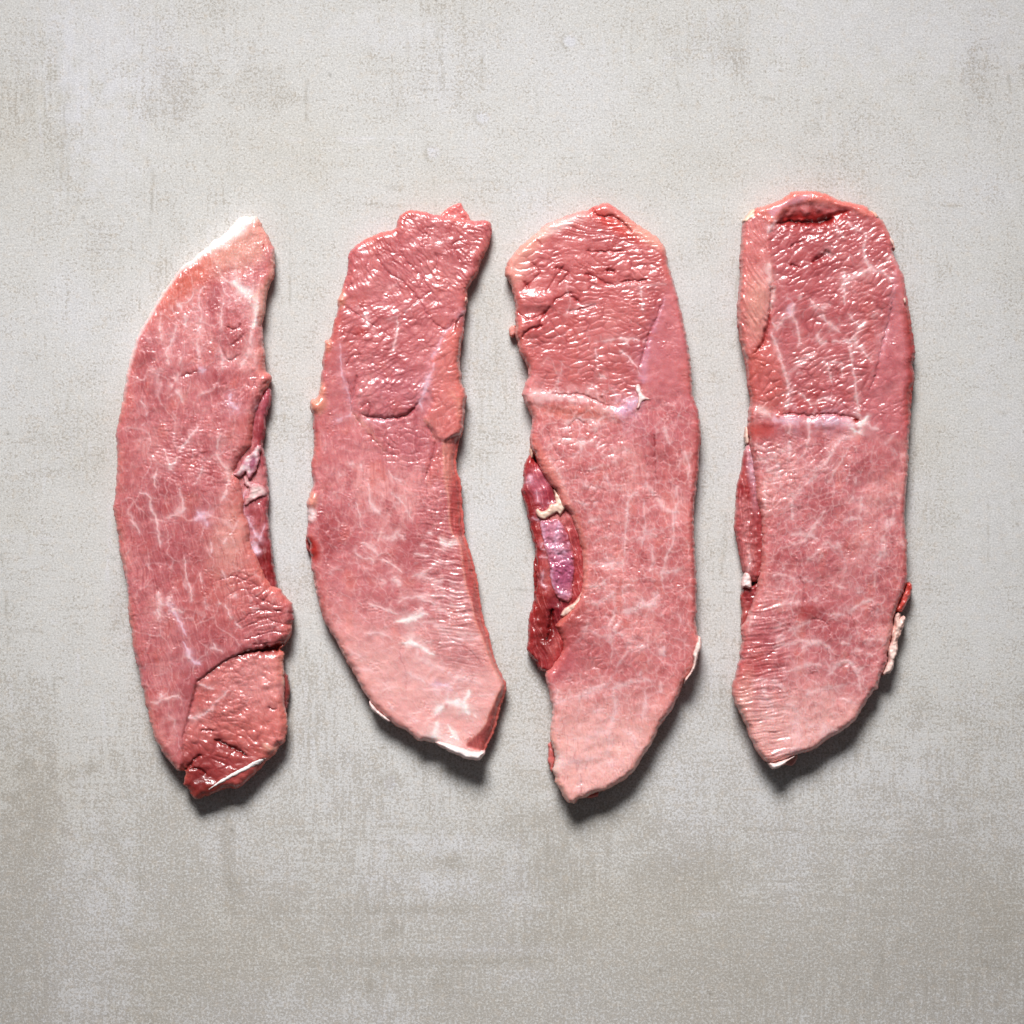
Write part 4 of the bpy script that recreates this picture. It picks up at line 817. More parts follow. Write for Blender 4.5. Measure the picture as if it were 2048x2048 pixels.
    # body
    W_ = [(((620,250),(700,230),(800,240),(870,270)), (4, 5, 5)), (((600,320),(640,290),(620,250)), 3), (((850,330),(890,230),(960,205)), 3.4), (((600,390),(660,390),(740,410),(830,395)), (3, 6, 8, 5)), (((740,410),(740,480),(680,520)), 3), (((850,430),(910,440),(940,470)), 4), (((480,440),(520,420),(590,380)), 3), (((490,520),(530,600),(570,660)), (6, 8, 6)),
          (((570,650),(600,740),(640,830),(680,950),(720,1080)), (8, 6, 5, 3)), (((640,940),(680,1020),(715,1100),(740,1230),(765,1330)), (7, 7, 6, 7, 5)), (((760,1330),(770,1450),(745,1550)), (4, 5, 6)), (((770,1330),(860,1340),(950,1350),(1000,1380)), (4, 3, 6, 3)), (((930,1260),(960,1330),(1060,1340),(1100,1350)), (2, 5, 4)),
          (((1060,1370),(1080,1200),(1085,1100),(1095,1000)), (2, 2.4, 4)), (((1095,1000),(1100,900),(1130,820),(1180,780)), (3, 4, 2)), (((1230,710),(1290,790),(1350,860),(1390,930)), (4, 7, 6, 6)), (((1390,930),(1450,950),(1450,1060),(1455,1170)), (5, 4, 3)), (((1470,700),(1480,800),(1480,880),(1460,960)), (2, 6, 4)), (((1455,1170),(1400,1290),(1360,1430),(1370,1480)), (2, 3, 5)),
          (((1230,850),(1225,1000),(1230,1130),(1210,1200)), (2, 2, 5, 3)), (((1290,1200),(1290,1350),(1270,1400)), 2.4), (((1180,1600),(1250,1660),(1300,1640),(1340,1560)), (4, 5, 4)), (((1060,1720),(1160,1700),(1180,1660),(1300,1660)), (4, 4, 5)), (((980,570),(1030,510),(1110,460)), (3, 5, 3)), (((800,620),(850,600),(900,590)), 3), (((940,640),(960,740),(1050,770),(1110,800)), (2, 4, 4)), (((760,690),(770,740),(860,760)), 4),
          (((690,850),(760,880),(860,870)), (3, 4, 2)), (((800,1020),(880,1000),(890,1030)), 3.6), (((1380,280),(1400,350),(1420,420)), (6, 4)), (((1540,480),(1570,580),(1570,680)), (4, 3)), (((1500,560),(1470,620)), 2.5), (((1330,1130),(1270,1110),(1150,1170)), 2.5), (((1370,1410),(1460,1400),(1520,1370)), (4, 5)), (((800,1510),(880,1520),(930,1470)), (3, 4)), (((880,1650),(950,1600),(1000,1560)), (5, 4)), (((740,1620),(820,1640),(880,1650)), (2, 4)),
          (((1110,1490),(1060,1560),(1080,1640)), 2.5), (((1520,1600),(1560,1560),(1600,1620)), 2.4), (((950,1830),(990,1760),(1000,1690)), 3)]
    for p_, w_ in W_: V(Q('C2', *p_), w_, k=.85, broken=.05)
    cv.line(Q('C2', (1300,340),(1310,440),(1310,560),(1320,680)), (1.2, 2.4, 1.2), 'crack', .7, 2.5, col(160, 50, 60)); cv.line(Q('C2', (1230,520),(1270,600)), 1.4, 'crack', .5, 2, DARK); cv.line(Q('C2', (600,560),(520,420),(480,300)), 2, 'crack', .4, 3, DARK)
    cv.line(Q('C2', (640,300),(700,230),(780,260)), 2, 'crack', .4, 3, DARK)
    W_ = [(((740,440),(820,430),(890,470),(970,470)), (4, 3, 7)), (((970,480),(1010,410),(1050,350)), (9, 6, 3)), (((970,480),(980,560),(970,690)), (8, 3, 1.5)), (((1000,440),(1070,460)), 4), (((1100,500),(1180,550),(1280,550)), (4, 7, 4)), (((1180,560),(1090,600),(1000,740)), (5, 4, 3)), (((640,590),(700,520),(760,460),(800,340)), (8, 4, 5)), (((600,640),(650,600)), 9),
          (((790,900),(850,870),(920,850),(980,790)), (9, 8, 6, 4)), (((540,1000),(640,950),(740,930),(800,900)), (4, 4, 5, 8)), (((540,1000),(560,880)), 4), (((1000,870),(1080,840),(1140,820),(1280,810)), (6, 6, 3, 2)), (((990,870),(1000,960),(1010,1050),(980,1120),(960,1250),(960,1320)), (8, 6, 4, 3, 3)), (((1230,900),(1240,970),(1210,1100)), (5, 7, 2)), (((1190,780),(1210,740)), 4),
          (((750,1290),(830,1240),(900,1205),(960,1210)), (4, 5, 6, 4)), (((640,1270),(740,1260)), 2), (((1090,1190),(1140,1240),(1170,1320),(1230,1350)), (6, 6, 5, 3)), (((640,1440),(720,1430),(800,1420),(870,1400)), (5, 8, 6, 2)), (((545,1380),(570,1430),(650,1440)), (9, 12, 5)), (((930,1430),(970,1470),(1060,1460)), (5, 7, 3)), (((940,1400),(950,1320)), 3), (((1340,570),(1370,600),(1400,620)), (3, 6, 2)), (((1380,540),(1370,620)), 4),
          (((1350,820),(1360,900)), 3), (((740,1580),(720,1680)), 2), (((840,1050),(900,1040)), 4), (((1180,250),(1240,240),(1320,220)), (4, 5, 3)), (((1060,290),(1100,270),(1180,250)), 4), (((1300,130),(1310,240)), 2.5), (((1490,300),(1520,360)), 2.2)]
    for p_, w_ in W_: V(Q('C3', *p_), w_, k=.85, broken=.05)
    cv.line(Q('C3', (740,1580),(745,1700)), 1.8, 'crack', .4, 2, DARK)
    lowm = smooth(760, 830, Y)
    cv.fibers(lowm, 88, 22, 2.6, .5, .30, 57); cv.network(lowm, 18, 1.3, 70, 1.2, .6, 55, -.5); cv.network(lowm, 44, 1.5, 70, 1.6, .55, 15, -.1); cv.network(lowm, 24, 1.3, 60, 1.0, .35, 16, -.05)
    cv.crinkle(lowm*cv.ell(*Q1('C2', 750, 600), 90, 130, -10, .7), 17, 1.2, -10, 2.6, 17, .2); cv.crinkle(lowm*cv.ell(*Q1('C2', 1100, 1550), 150, 110, 0, .8), 15, 1.5, -15, 1.8, 18, .12); cv.crinkle(lowm*cv.ell(*Q1('C3', 800, 600), 110, 70, 0, .8), 15, 1.6, -25, 2.4, 19, .2)
    cv.fibers(cv.ell(*Q1('C2', 1300, 600), 70, 130, 0, .8), 84, 50, 4, 1.0, .3, 21); cv.lumps(one, 26, 2.6, 22); cv.lumps(one, 60, 3, 23)
    cv.mix(cv.ell(*Q1('C3', 620, 400), 40, 60, 20, .8), col(176, 84, 84), .7); cv.mix(cv.ell(*Q1('C3', 850, 620), 80, 40, 0, .9), DARK, .3); cv.mix(cv.ell(*Q1('C2', 1310, 550), 30, 50, 0, .8), DARK, .3); cv.mix(cv.ell(*Q1('C3', 560, 640), 40, 40, 0, .7), col(200, 110, 118), .7)
    cv.mix(cv.ell(*Q1('C3', 1550, 1000), 30, 130, 30, .8), SALMON, .4)
    cv.edge(ORANGE, .35, 14)
    cv.mix(smooth(14, 3, cv.sd)*smooth(1440, 1500, Y), PALE, .6); cv.mix(cv.ell(*Q1('C3', 545, 1440), 14, 22, 0, .9), FAT, .4)
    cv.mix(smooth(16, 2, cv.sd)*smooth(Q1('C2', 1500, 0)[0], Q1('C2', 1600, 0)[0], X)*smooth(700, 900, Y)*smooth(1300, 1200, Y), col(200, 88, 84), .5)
    seam = cv.poly(Q('C2', (350,330),(400,330),(450,480),(560,640),(660,850),(760,1100),(790,1350),(770,1550),(640,1750),(560,1830),(640,1650),(720,1500),(720,1300),(680,1080),(620,930),(530,800),(420,620)), 4)
    cv.mix(seam*smooth(850, 900, Y), col(222, 140, 124), .5)
    cv.micro(.8); cv.h += 3*fbm(X/150, Y/170, 8, 2)
    Tm = 0.75+0.25*smooth(400, 650, Y)
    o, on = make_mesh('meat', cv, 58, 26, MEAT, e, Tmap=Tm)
    # dark muscle in the pocket on the left
    sm = Canvas(Q('C2', (350,500),(400,560),(520,640),(700,860),(820,1100),(840,1400),(800,1650),(650,1880)) + Q('C3', (640,560),(560,740),(500,760),(460,750),(430,745),(405,700),(385,665),(345,625),(325,580),(332,520),(332,430),(335,350),(355,280),(375,200),(378,100)) + Q('C2', (375,1430),(378,1330),(390,1230),(365,1150),(350,1080),(335,1000),(315,900),(290,820),(280,780),(300,700),(295,640),(300,580)), g, 331)
    o1 = np.ones(sm.X.shape); sm.mix(o1, col(190, 82, 82), 1); sm.tones(.7)
    sm.mix(smooth(26, 4, sm.sd), col(172, 46, 44), .65); sm.mix(sm.ell(*Q1('C2', 420, 740), 30, 34, -30, .6), col(206, 118, 132), .9); sm.mix(sm.ell(*Q1('C2', 500, 850), 16, 30, 30, .7), col(170, 60, 80), .8)
    sm.mix(sm.ell(*Q1('C3', 480, 380), 22, 60, 12, .7), DEEP, .85); sm.mix(sm.ell(*Q1('C2', 560, 1700), 24, 40, 25, .7), col(150, 46, 62), .8); sm.mix(sm.ell(*Q1('C2', 420, 1600), 14, 80, -4, .7), col(168, 60, 52), .7); sm.mix(sm.ell(*Q1('C3', 420, 690), 26, 24, 0, .7), col(160, 54, 58), .7)
    sm.mix(sm.ell(*Q1('C2', 340, 900), 14, 50, -10, .7), col(150, 34, 36), .7)
    sm.fibers(o1, 72, 50, 3.4, 2.0, .5, 3); sm.lumps(o1, 24, 6, 4); sm.micro(.6)
    for p_, w_ in [(((345,660),(350,700),(310,720)), (8, 6, 4)), (((360,990),(430,1000),(400,930)), (2, 3, 4)), (((445,1180),(430,1230),(520,1230)), 3), (((450,1400),(440,1480),(470,1530)), 3), (((420,1290),(520,1300)), 2), (((520,860),(540,890),(480,870)), 3), (((400,780),(410,860),(440,900)), 2)]:
        sm.line(Q('C2', *p_), w_, k=.75, broken=0, color=LILAC)
    sm.line(Q('C3', (520,260),(510,400),(480,520)), (4, 9, 4), 'crack', 1, 12); sm.line(Q('C2', (520,640),(545,780),(560,860)), (4, 6), 'crack', .9, 6); sm.line(Q('C2', (380,1200),(400,1400),(390,1600)), 3, 'crack', .6, 5)
    make_mesh('side_muscle', sm, 42, 22, MEAT, e)[0]['label'] = 'dark red muscle in the pocket along the left edge'
    so = (sm, np.where(sm.sd > 0, sm.Z, 0))
    def piece(name, pts, T, r, c, mat, seed, g_=1.5, lab=None, rib=None, tone=.35, lump=3, extra=None, jit=1.3, **kw):
        pc = Canvas(pts if rib is None else ribbon(pts, rib), g_, seed, jit); o1 = np.ones(pc.X.shape)
        pc.mix(o1, c, 1); pc.mix(smooth((3.2 if mat is FATM else 7) if 'on' in kw else 9, 0, pc.sd), col(206, 120, 114) if 'on' in kw else SALMON, .75 if 'on' in kw else .35); pc.tones(tone); pc.lumps(o1, 12, lump); pc.micro(.45)
        if extra: extra(pc)
        ob, _ = make_mesh(name, pc, T, r, mat, e, **kw)
        if lab: ob['label'] = lab
    def purp(pc):
        pc.fibers(np.ones(pc.X.shape), 70, 40, 4, 1.2, .2)
        pc.mix(pc.ell(*Q1('C2', 590, 1420), 34, 34, 0, .6), col(186, 104, 134), .8); pc.lumps(np.ones(pc.X.shape), 7, 3); pc.mix(pc.ell(*Q1('C2', 640, 1120), 12, 30, 10, .8), col(170, 70, 84), .7); pc.mix(pc.ell(*Q1('C2', 500, 1100), 22, 40, 20, .7), col(214, 150, 168), .6)
        for p_, w_ in [(((430,1010),(455,1090),(450,1150),(530,1230),(600,1300)), (3, 4, 5, 3)), (((575,1010),(560,1100),(545,1180),(600,1240),(650,1320)), (4, 5, 6, 5)), (((520,1380),(510,1470),(540,1530),(620,1580),(660,1570)), (3, 5, 4, 4)), (((600,960),(640,1100),(650,1200)), 3)]: pc.line(Q('C2', *p_), w_, k=.8, broken=0, color=col(232, 190, 206))
    piece('silverskin', Q('C2', (425,1015),(480,1005),(560,1000),(600,1040),(640,1130),(680,1250),(690,1380),(680,1480),(670,1590),(640,1640),(560,1600),(510,1480),(500,1380),(470,1250),(450,1160)), 10, 14, col(204, 134, 150), SILVER, 341, lab='purplish membrane in the dark pocket', extra=purp, on=so, lump=4)
    piece('fat_lump', Q('C2', (385,925),(410,910),(440,940),(480,920),(510,880),(545,870),(530,770),(560,790),(600,860),(640,900),(610,930),(580,980),(560,950),(500,980),(460,1005),(420,990),(400,960)), 16, 10, col(246, 220, 200), FATM, 342, on=so, tone=.25, lump=4, lab='cream lumps of fat across the pocket')
    piece('fat_lump', Q('C2', (580,1740),(600,1700),(640,1670),(690,1640),(720,1600),(745,1560),(735,1640),(700,1690),(650,1730),(615,1755)), 16, 9, col(248, 226, 208), FATM, 343, on=so, tone=.2, lump=4, lab='white fat at the lower end of the pocket')
    piece('fat_lump', Q('C2', (345,460),(360,430),(378,470),(375,520),(350,560),(372,600),(350,645),(320,640),(300,590),(335,550),(345,500)), 38, 9, col(240, 208, 186), FATM, 344, tone=.3, lump=4)
    piece('fat_lump', Q('C1', (1160,1520),(1190,1500),(1210,1560),(1240,1600),(1280,1620),(1220,1630),(1185,1690),(1170,1690),(1180,1620)), 5, 9, col(250, 226, 220), FATM, 345, on=on, tone=.2)
    piece('fat_edge', Q('C3', (1600,600),(1620,540),(1650,470),(1675,500),(1672,560),(1650,620),(1635,680),(1612,740),(1570,800),(1535,850),(1545,800),(1590,730),(1605,660)), 62, 9, col(252, 236, 226), FATM, 346, tone=.2, lump=3, lab='white fat bulging from the lower right edge')
    piece('side_flap', Q('C3', (485,1310),(505,1290),(530,1340),(545,1420),(530,1500),(515,1530),(498,1480),(483,1440),(490,1370)), 30, 9, col(214, 134, 128), MEAT, 347, tone=.7)
    piece('side_flap', Q('C3', (770,1730),(820,1690),(885,1690),(875,1715),(830,1730),(790,1728)), 24, 9, col(196, 112, 100), MEAT, 348, tone=.5)
    piece('side_flap', Q('C1', (235,1040),(215,1040),(185,1065),(190,1125),(210,1135),(240,1100)), 26, 7, col(238, 188, 172), MEAT, 349, tone=.4, jit=.8)

# ================================================================= slice 4 (far right)
def slice_d():
    e = empty('pork_slice', 1640, 970, 'blunt-topped raw pork slice, deep red slit on top, ragged white fat at lower right edge', GROUP)
    out = (Q('D1', (330,330),(370,270),(410,230),(450,205),(520,190),(600,160),(670,120),(720,85),(790,75),(860,85),(940,90),(1010,115),(1060,145),(1150,165),(1230,180),(1290,200),(1320,235),(1370,260),(1420,320),(1460,390),(1480,440),(1500,490),(1500,560),(1530,640),(1570,720),(1590,800),(1605,900),(1620,1000),(1640,1090),(1645,1180),(1665,1280),(1665,1380),(1650,1420),(1665,1520),(1655,1580),(1640,1640))
        + Q('D2', (1640,150),(1635,280),(1625,380),(1615,480),(1615,600),(1610,720),(1600,850),(1590,960),(1588,1070),(1595,1180),(1605,1270),(1605,1380),(1605,1480),(1600,1560),(1570,1650),(1540,1730),(1510,1800))
        + Q('D3', (1500,520),(1490,640),(1460,760),(1450,850),(1420,940),(1395,985),(1385,1030),(1370,1080),(1345,1090),(1310,1140),(1270,1200),(1225,1280),(1170,1350),(1100,1395),(1050,1430),(990,1465),(920,1520),(850,1555),(760,1580),(680,1610),(600,1640),(530,1640),(480,1610),(430,1550),(400,1480),(370,1420),(365,1380),(330,1310),(300,1250),(270,1190),(250,1120),(248,1060),(265,1000),(285,920),(310,830),(310,790),(325,700),(320,600))
        + Q('D2', (350,1870),(390,1760),(420,1680),(440,1600),(460,1480),(470,1380),(475,1250),(475,1130),(465,1020),(435,920),(425,790),(410,650),(392,560),(380,470),(372,400),(372,280),(385,200),(385,130),(370,60))
        + Q('D1', (365,1570),(355,1440),(330,1330),(310,1230),(292,1120),(290,1000),(295,860),(310,720),(310,600),(315,500),(325,400)))
    cv = Canvas(out, g, 401); X, Y = cv.X, cv.Y; one = np.ones(X.shape)
    cv.tones(); cv.mix(smooth(1340, 1470, Y), col(250, 208, 198), .65)
    top = cv.poly(Q('D1', (590,350),(750,310),(1150,260),(1400,330),(1500,600),(1500,850),(1380,1250),(1300,1500),(1240,1830),(680,1830),(640,1500),(570,1150),(560,700),(520,450)), 10)
    cv.mix(top, col(198, 106, 108), .55)
    cv.crinkle(top, 12, 3.0, -31, 3.6, 3, .34, light=.3, warp=.5)
    cv.crinkle(top*cv.ell(*Q1('D1', 1200, 700), 85, 100, 0, .6), 8, 2.6, -35, 2.6, 4, .2)
    cv.crinkle(top*cv.ell(*Q1('D1', 900, 350), 110, 24, -5, .6), 7, 4.0, -28, 2.4, 5, .25)
    cv.crinkle(top*smooth(Q1('D1', 0, 1250)[1], Q1('D1', 0, 1450)[1], Y), 14, 1.6, -25, 3.4, 6, .25)
    cv.mix(cv.ell(*Q1('D1', 880, 630), 60, 30, -25, .9), DARK, .5); cv.mix(cv.ell(*Q1('D1', 800, 420), 60, 26, 0, .9), DARK, .35); cv.mix(cv.ell(*Q1('D1', 850, 1720), 60, 22, 0, .9), col(190, 78, 78), .55)
    # left shoulder strip, paler and smooth
    ls = cv.poly(Q('D1', (300,300),(480,290),(560,340),(525,480),(555,620),(565,780),(545,900),(540,1030),(510,1150),(470,1290),(390,1380),(280,1200),(280,700)), 6)
    cv.mix(ls, col(222, 148, 142), .65); cv.fibers(ls, 62, 50, 6, 2.2, .35, 9); cv.mix(ls*cv.ell(*Q1('D1', 440, 1000), 26, 60, 0, .7), PALE, .6); cv.h += 4*ls
    cv.crinkle(ls*smooth(Q1('D1', 0, 950)[1], Q1('D1', 0, 1080)[1], Y), 12, 1.6, 25, 2.4, 10, .2)
    cv.line(Q('D1', (540,800),(545,920),(540,1030),(515,1150),(480,1270),(410,1350)), (3, 4, 6, 6, 4), 'crack', .75, 9, col(186, 62, 60))
    cv.crinkle(cv.poly(Q('D1', (380,1380),(540,1250),(640,1450),(680,1800),(560,1800),(390,1640)), 8), 17, 1.2, -20, 5, 11, .35)
    cv.mix(cv.poly(Q('D1', (380,1340),(540,1220),(640,1450),(670,1780),(600,1830),(470,1760),(370,1600)), 8), col(214, 116, 104), .5)
    # rim at the top and the deep slit
    rim = cv.poly(Q('D1', (420,240),(700,60),(1050,100),(1350,240),(1240,280),(1180,230),(960,190),(780,180),(640,260),(570,350),(500,300)), 7)
    cv.mix(rim, col(230, 146, 132), .7); cv.mix(cv.poly(Q('D1', (520,250),(640,180),(760,130),(860,120),(760,180),(640,220),(560,290)), 5), col(238, 190, 200), .7)
    cv.h += 4*rim
    cv.line(Q('D1', (590,345),(650,310),(740,290),(830,300),(960,300),(1060,270),(1150,240)), (5, 16, 22, 20, 14, 8), 'crack', .85, 9, col(196, 62, 58))
    cv.line(Q('D1', (600,340),(680,318),(800,325),(930,320),(1030,290)), (3, 6, 8, 5), 'crack', 1.0, 13, DEEP)
    cv.line(Q('D1', (860,640),(920,610),(990,560),(1000,620)), (5, 9, 5), 'crack', .8, 9, col(170, 54, 62)); cv.line(Q('D1', (690,650),(760,680)), 3, 'crack', .7, 6, col(170, 54, 62)); cv.line(Q('D1', (690,520),(750,490),(800,470)), (3, 4), 'crack', .6, 5, DARK)
    V = cv.line
    V(Q('D1', (520,430),(540,360),(590,320)), (5, 4)); V(Q('D1', (530,650),(520,720),(545,800),(560,900),(540,1000),(545,1090),(590,1160)), (12, 11, 8, 6, 5, 6, 5), k=.85, broken=0, color=col(240, 206, 200)); V(Q('D1', (545,1190),(590,1290),(620,1400),(660,1520),(680,1620),(670,1760),(680,1900)), (6, 6, 4, 4, 7, 6, 6), k=.85, broken=0)
    for p_, w_ in [(((1055,350),(1060,400),(1120,450)), 3), (((930,560),(990,555),(1010,610)), (4, 7, 3)), (((840,920),(880,970),(930,1030),(960,1080),(1010,1130),(1080,1180)), (3, 5, 8, 4, 7, 2)), (((930,1000),(1000,960)), 3), (((1230,1140),(1200,1200),(1150,1250)), (5, 4, 8)), (((1150,1250),(1040,1250),(930,1260)), (6, 2.5, 6)), (((1180,1240),(1250,1320),(1320,1410)), (6, 4, 2)), (((1240,1140),(1300,1070),(1370,1030)), (5, 3, 2)), (((1140,1040),(1180,1090),(1230,1130)), (4, 3)),
                   (((1150,1280),(1170,1420),(1190,1550),(1200,1660),(1230,1850)), (3, 3, 5, 4, 9)), (((950,1380),(990,1460),(1010,1580)), (6, 4, 2)), (((950,1400),(1100,1420)), 3), (((1270,620),(1320,690),(1400,710),(1480,790)), (5, 8, 4, 4)), (((1320,690),(1220,740),(1110,790),(1080,860)), (7, 5, 6, 3)), (((1110,710),(1110,800),(1110,960)), (5, 4, 2)), (((680,1010),(740,1120),(760,1240),(750,1290)), (5, 4, 5)), (((590,1150),(640,1080),(700,1050)), (4, 4, 5)), (((690,1630),(790,1670),(860,1760),(870,1850)), (5, 3, 4, 5)),
                   (((860,1750),(940,1690),(1000,1700),(1070,1730)), (2, 2, 3)), (((1090,1440),(1095,1530)), 2), (((1280,430),(1260,560),(1280,640)), 2.4), (((1130,330),(1200,380),(1290,430)), 2.4), (((1430,620),(1490,600),(1500,700)), (5, 3)), (((920,1260),(900,1200),(930,1160)), (6, 2)), (((700,1050),(720,960),(780,900)), (6, 4, 3)), (((740,1500),(780,1400),(900,1340)), (10, 7, 3))]:
        V(Q('D1', *p_), w_, k=.85, broken=.05)
    V(Q('D1', (690,1040),(680,980),(730,920)), (6, 5, 3), k=.7, color=LILAC, broken=0); V(Q('D1', (1450,1130),(1400,1320),(1380,1400)), (6, 7, 3), k=.7, color=LILAC, broken=0); V(Q('D1', (1510,660),(1500,800),(1480,950),(1450,1120)), (4, 5, 3, 2), k=.6, color=LILAC, broken=0)
    cv.line(Q('D1', (1490,900),(1460,1080),(1400,1270),(1360,1480),(1300,1640)), (3, 3, 2.4, 2), 'crack', .5, 5, DARK)
    # right strip
    rs = cv.poly(Q('D1', (1500,560),(1720,700),(1720,1900),(1270,1900),(1300,1560),(1400,1300),(1480,1000)), 6)
    cv.mix(rs, col(214, 136, 140), .5); rb = smooth(26, 6, cv.sd)*smooth(600, 640, Y)*smooth(900, 800, Y)*smooth(Q1('D1', 1300, 0)[0], Q1('D1', 1500, 0)[0], X)
    cv.mix(rb, col(176, 62, 56), .75); cv.h -= 6*rb
    cv.crinkle(rs*smooth(Q1('D1', 0, 1420)[1], Q1('D1', 0, 1550)[1], Y), 14, 1.9, -40, 2.6, 14, .18)
    # white ridge across
    cv.h += 2.5*cv.poly(Q('D2', (400,230),(560,260),(700,270),(850,310),(960,275),(1080,290),(1200,330),(1180,400),(950,370),(700,380),(520,360),(400,330)), 9)
    for p_, w_, c_ in [(((690,310),(760,300)), 18, LILAC), (((830,330),(900,335)), 12, LILAC), (((930,310),(1020,305),(1070,320)), (17, 22, 15), col(236, 214, 226)), (((1080,320),(1130,330),(1180,360)), (14, 14, 8), LILAC), (((560,310),(620,310),(670,330)), (10, 12, 8), LILAC), (((430,210),(480,240),(540,280)), (12, 15, 8), col(244, 214, 208))]:
        V(Q('D2', *p_), w_, k=.8, broken=0, color=c_)
    cv.line(Q('D2', (600,270),(700,262),(850,275),(1000,262),(1150,285),(1210,300)), (2, 3, 3), 'crack', .6, 6, col(186, 74, 78)); V(Q('D2', (1190,400),(1220,350),(1270,310),(1290,280)), (14, 12, 8, 4), k=.95, broken=0, color=FAT); cv.line(Q('D2', (1200,300),(1215,330)), 6, 'crack', .9, 6, col(190, 50, 44))
    cv.mix(cv.ell(*Q1('D2', 470, 390), 30, 14, -8, .8), col(206, 84, 76), .6)
    W_ = [(((830,290),(840,400),(820,520),(780,600)), (6, 4, 2)), (((690,350),(680,480),(690,600)), (4, 5, 4)), (((920,690),(1000,590),(1050,500),(1100,450),(1170,440)), (6, 4, 4, 5, 4)), (((800,750),(850,700),(920,690)), (3, 6, 5)), (((980,800),(1030,710),(1100,600),(1150,520)), (5, 4, 2, 2)), (((700,960),(740,880),(820,800),(900,740)), (6, 4, 4, 3)), (((710,1080),(700,960)), (6, 3)), (((1150,950),(1190,860),(1200,750)), (4, 2, 3)), (((1230,1080),(1235,1000),(1240,900)), (4, 5, 2)),
          (((1100,1100),(1130,1080),(1200,1070)), (4, 4, 2)), (((700,1200),(760,1190),(840,1200)), (4, 5, 6)), (((840,1210),(870,1150),(960,1010)), (7, 4, 2)), (((850,1200),(900,1230)), 2), (((690,1260),(760,1250),(820,1240)), (5, 6, 3)), (((940,1280),(980,1250),(1040,1300),(1070,1260)), (4, 3, 5)), (((1070,1270),(1100,1370),(1120,1470),(1100,1500)), (5, 3, 3)), (((820,1390),(880,1350),(930,1300)), (4, 4, 2)), (((910,1400),(940,1350)), 3), (((1120,1370),(1160,1330)), 2.5), (((1250,1320),(1280,1250)), 3),
          (((1360,1400),(1410,1320),(1440,1280)), (5, 10, 6)), (((1400,1250),(1430,1150),(1440,1090)), (3, 4, 9)), (((1440,1090),(1500,1080)), 5), (((1545,1250),(1570,1280)), 6), (((1380,1390),(1350,1500),(1340,1600)), 2), (((560,1510),(620,1500),(680,1520),(740,1540)), (3, 4, 5, 2)), (((760,1560),(800,1540),(870,1560)), (3, 5, 3)), (((560,1755),(640,1730),(770,1715)), (3, 6, 2)), (((860,1700),(900,1690)), 5), (((1160,1550),(1120,1600),(1060,1590)), 3), (((1215,1600),(1220,1650)), 5), (((1340,1680),(1280,1710),(1200,1750),(1150,1800)), (5, 5, 3, 6)), (((1150,1800),(1080,1810),(1000,1800)), (5, 2)),
          (((500,640),(530,600),(560,640)), (8, 5)), (((590,560),(640,560)), 8), (((440,610),(480,610)), 8), (((510,700),(560,690)), 7), (((530,770),(580,770)), 6), (((490,780),(500,920),(495,1000)), (3, 3)), (((570,560),(600,680),(610,760)), 4), (((420,490),(450,520),(520,540)), (5, 3)), (((1480,520),(1520,580),(1600,570)), (4, 5)), (((1450,880),(1500,890),(1530,930)), 4), (((1300,340),(1340,380),(1380,380)), (4, 5)), (((1420,500),(1490,430)), 3)]
    for p_, w_ in W_: V(Q('D2', *p_), w_, k=.85, broken=.05)
    W_ = [(((780,760),(830,730),(920,710),(960,730),(1000,760)), (3, 6, 6, 3)), (((580,690),(640,680)), 3), (((580,700),(600,740)), 5), (((560,740),(700,720),(780,700),(900,710)), (2, 5, 5, 6)), (((670,940),(740,910),(800,890),(860,880),(940,890)), (3, 6, 5, 6, 2)), (((990,960),(1040,900),(1100,860),(1140,850)), (4, 7, 4, 8)), (((1140,850),(1200,930),(1220,1000),(1230,1090)), (8, 6, 4, 2)), (((1200,930),(1290,900),(1330,940)), (6, 2, 3)), (((1150,700),(1180,650),(1230,640)), 2.6), (((1190,770),(1260,780),(1330,820)), (6, 2)), (((400,1000),(500,1000),(580,1020),(640,1060)), (6, 5, 5, 6)),
          (((480,1040),(510,1130),(550,1190),(560,1250)), (5, 5, 4)), (((660,1180),(720,1220),(740,1310),(700,1350)), (5, 5, 9, 4)), (((850,1100),(900,1080),(1040,1060),(1110,1040)), (4, 2, 2, 4)), (((830,1080),(830,1120)), 5), (((1080,1140),(1160,1170),(1200,1170)), (2, 3, 5)), (((740,1310),(760,1400),(760,1530)), (4, 2.5)), (((930,1360),(960,1340),(950,1410),(920,1440)), (3, 6, 6)), (((980,1390),(1060,1390)), 5), (((820,1350),(940,1360)), 3), (((440,1160),(500,1160)), 3), (((500,1310),(560,1290)), 3), (((560,1570),(600,1560),(740,1540)), (5, 8, 6)), (((640,1480),(700,1440),(730,1430)), 3),
          (((380,580),(400,500)), (5, 2)), (((370,600),(380,650)), 4), (((960,740),(1000,800),(1000,880)), 2.4), (((590,690),(640,640),(760,590),(860,540)), (3, 3, 4, 3)), (((560,600),(620,590)), 3), (((1080,720),(1150,720)), 3), (((1260,690),(1380,690),(1420,720)), (4, 4))]
    for p_, w_ in W_: V(Q('D3', *p_), w_, k=.85, broken=.05)
    for p_, w_ in [(((760,200),(800,300),(800,420),(810,500)), 2), (((980,760),(990,820)), 2), (((570,720),(560,780),(500,820)), 2.5), (((860,530),(940,540),(1000,600),(990,680)), 1.8), (((1200,640),(1180,560),(1150,500)), 1.6)]:
        cv.line(Q('D3', *p_), w_, 'crack', .5, 2.5, DARK)
    body = smooth(860, 900, Y)
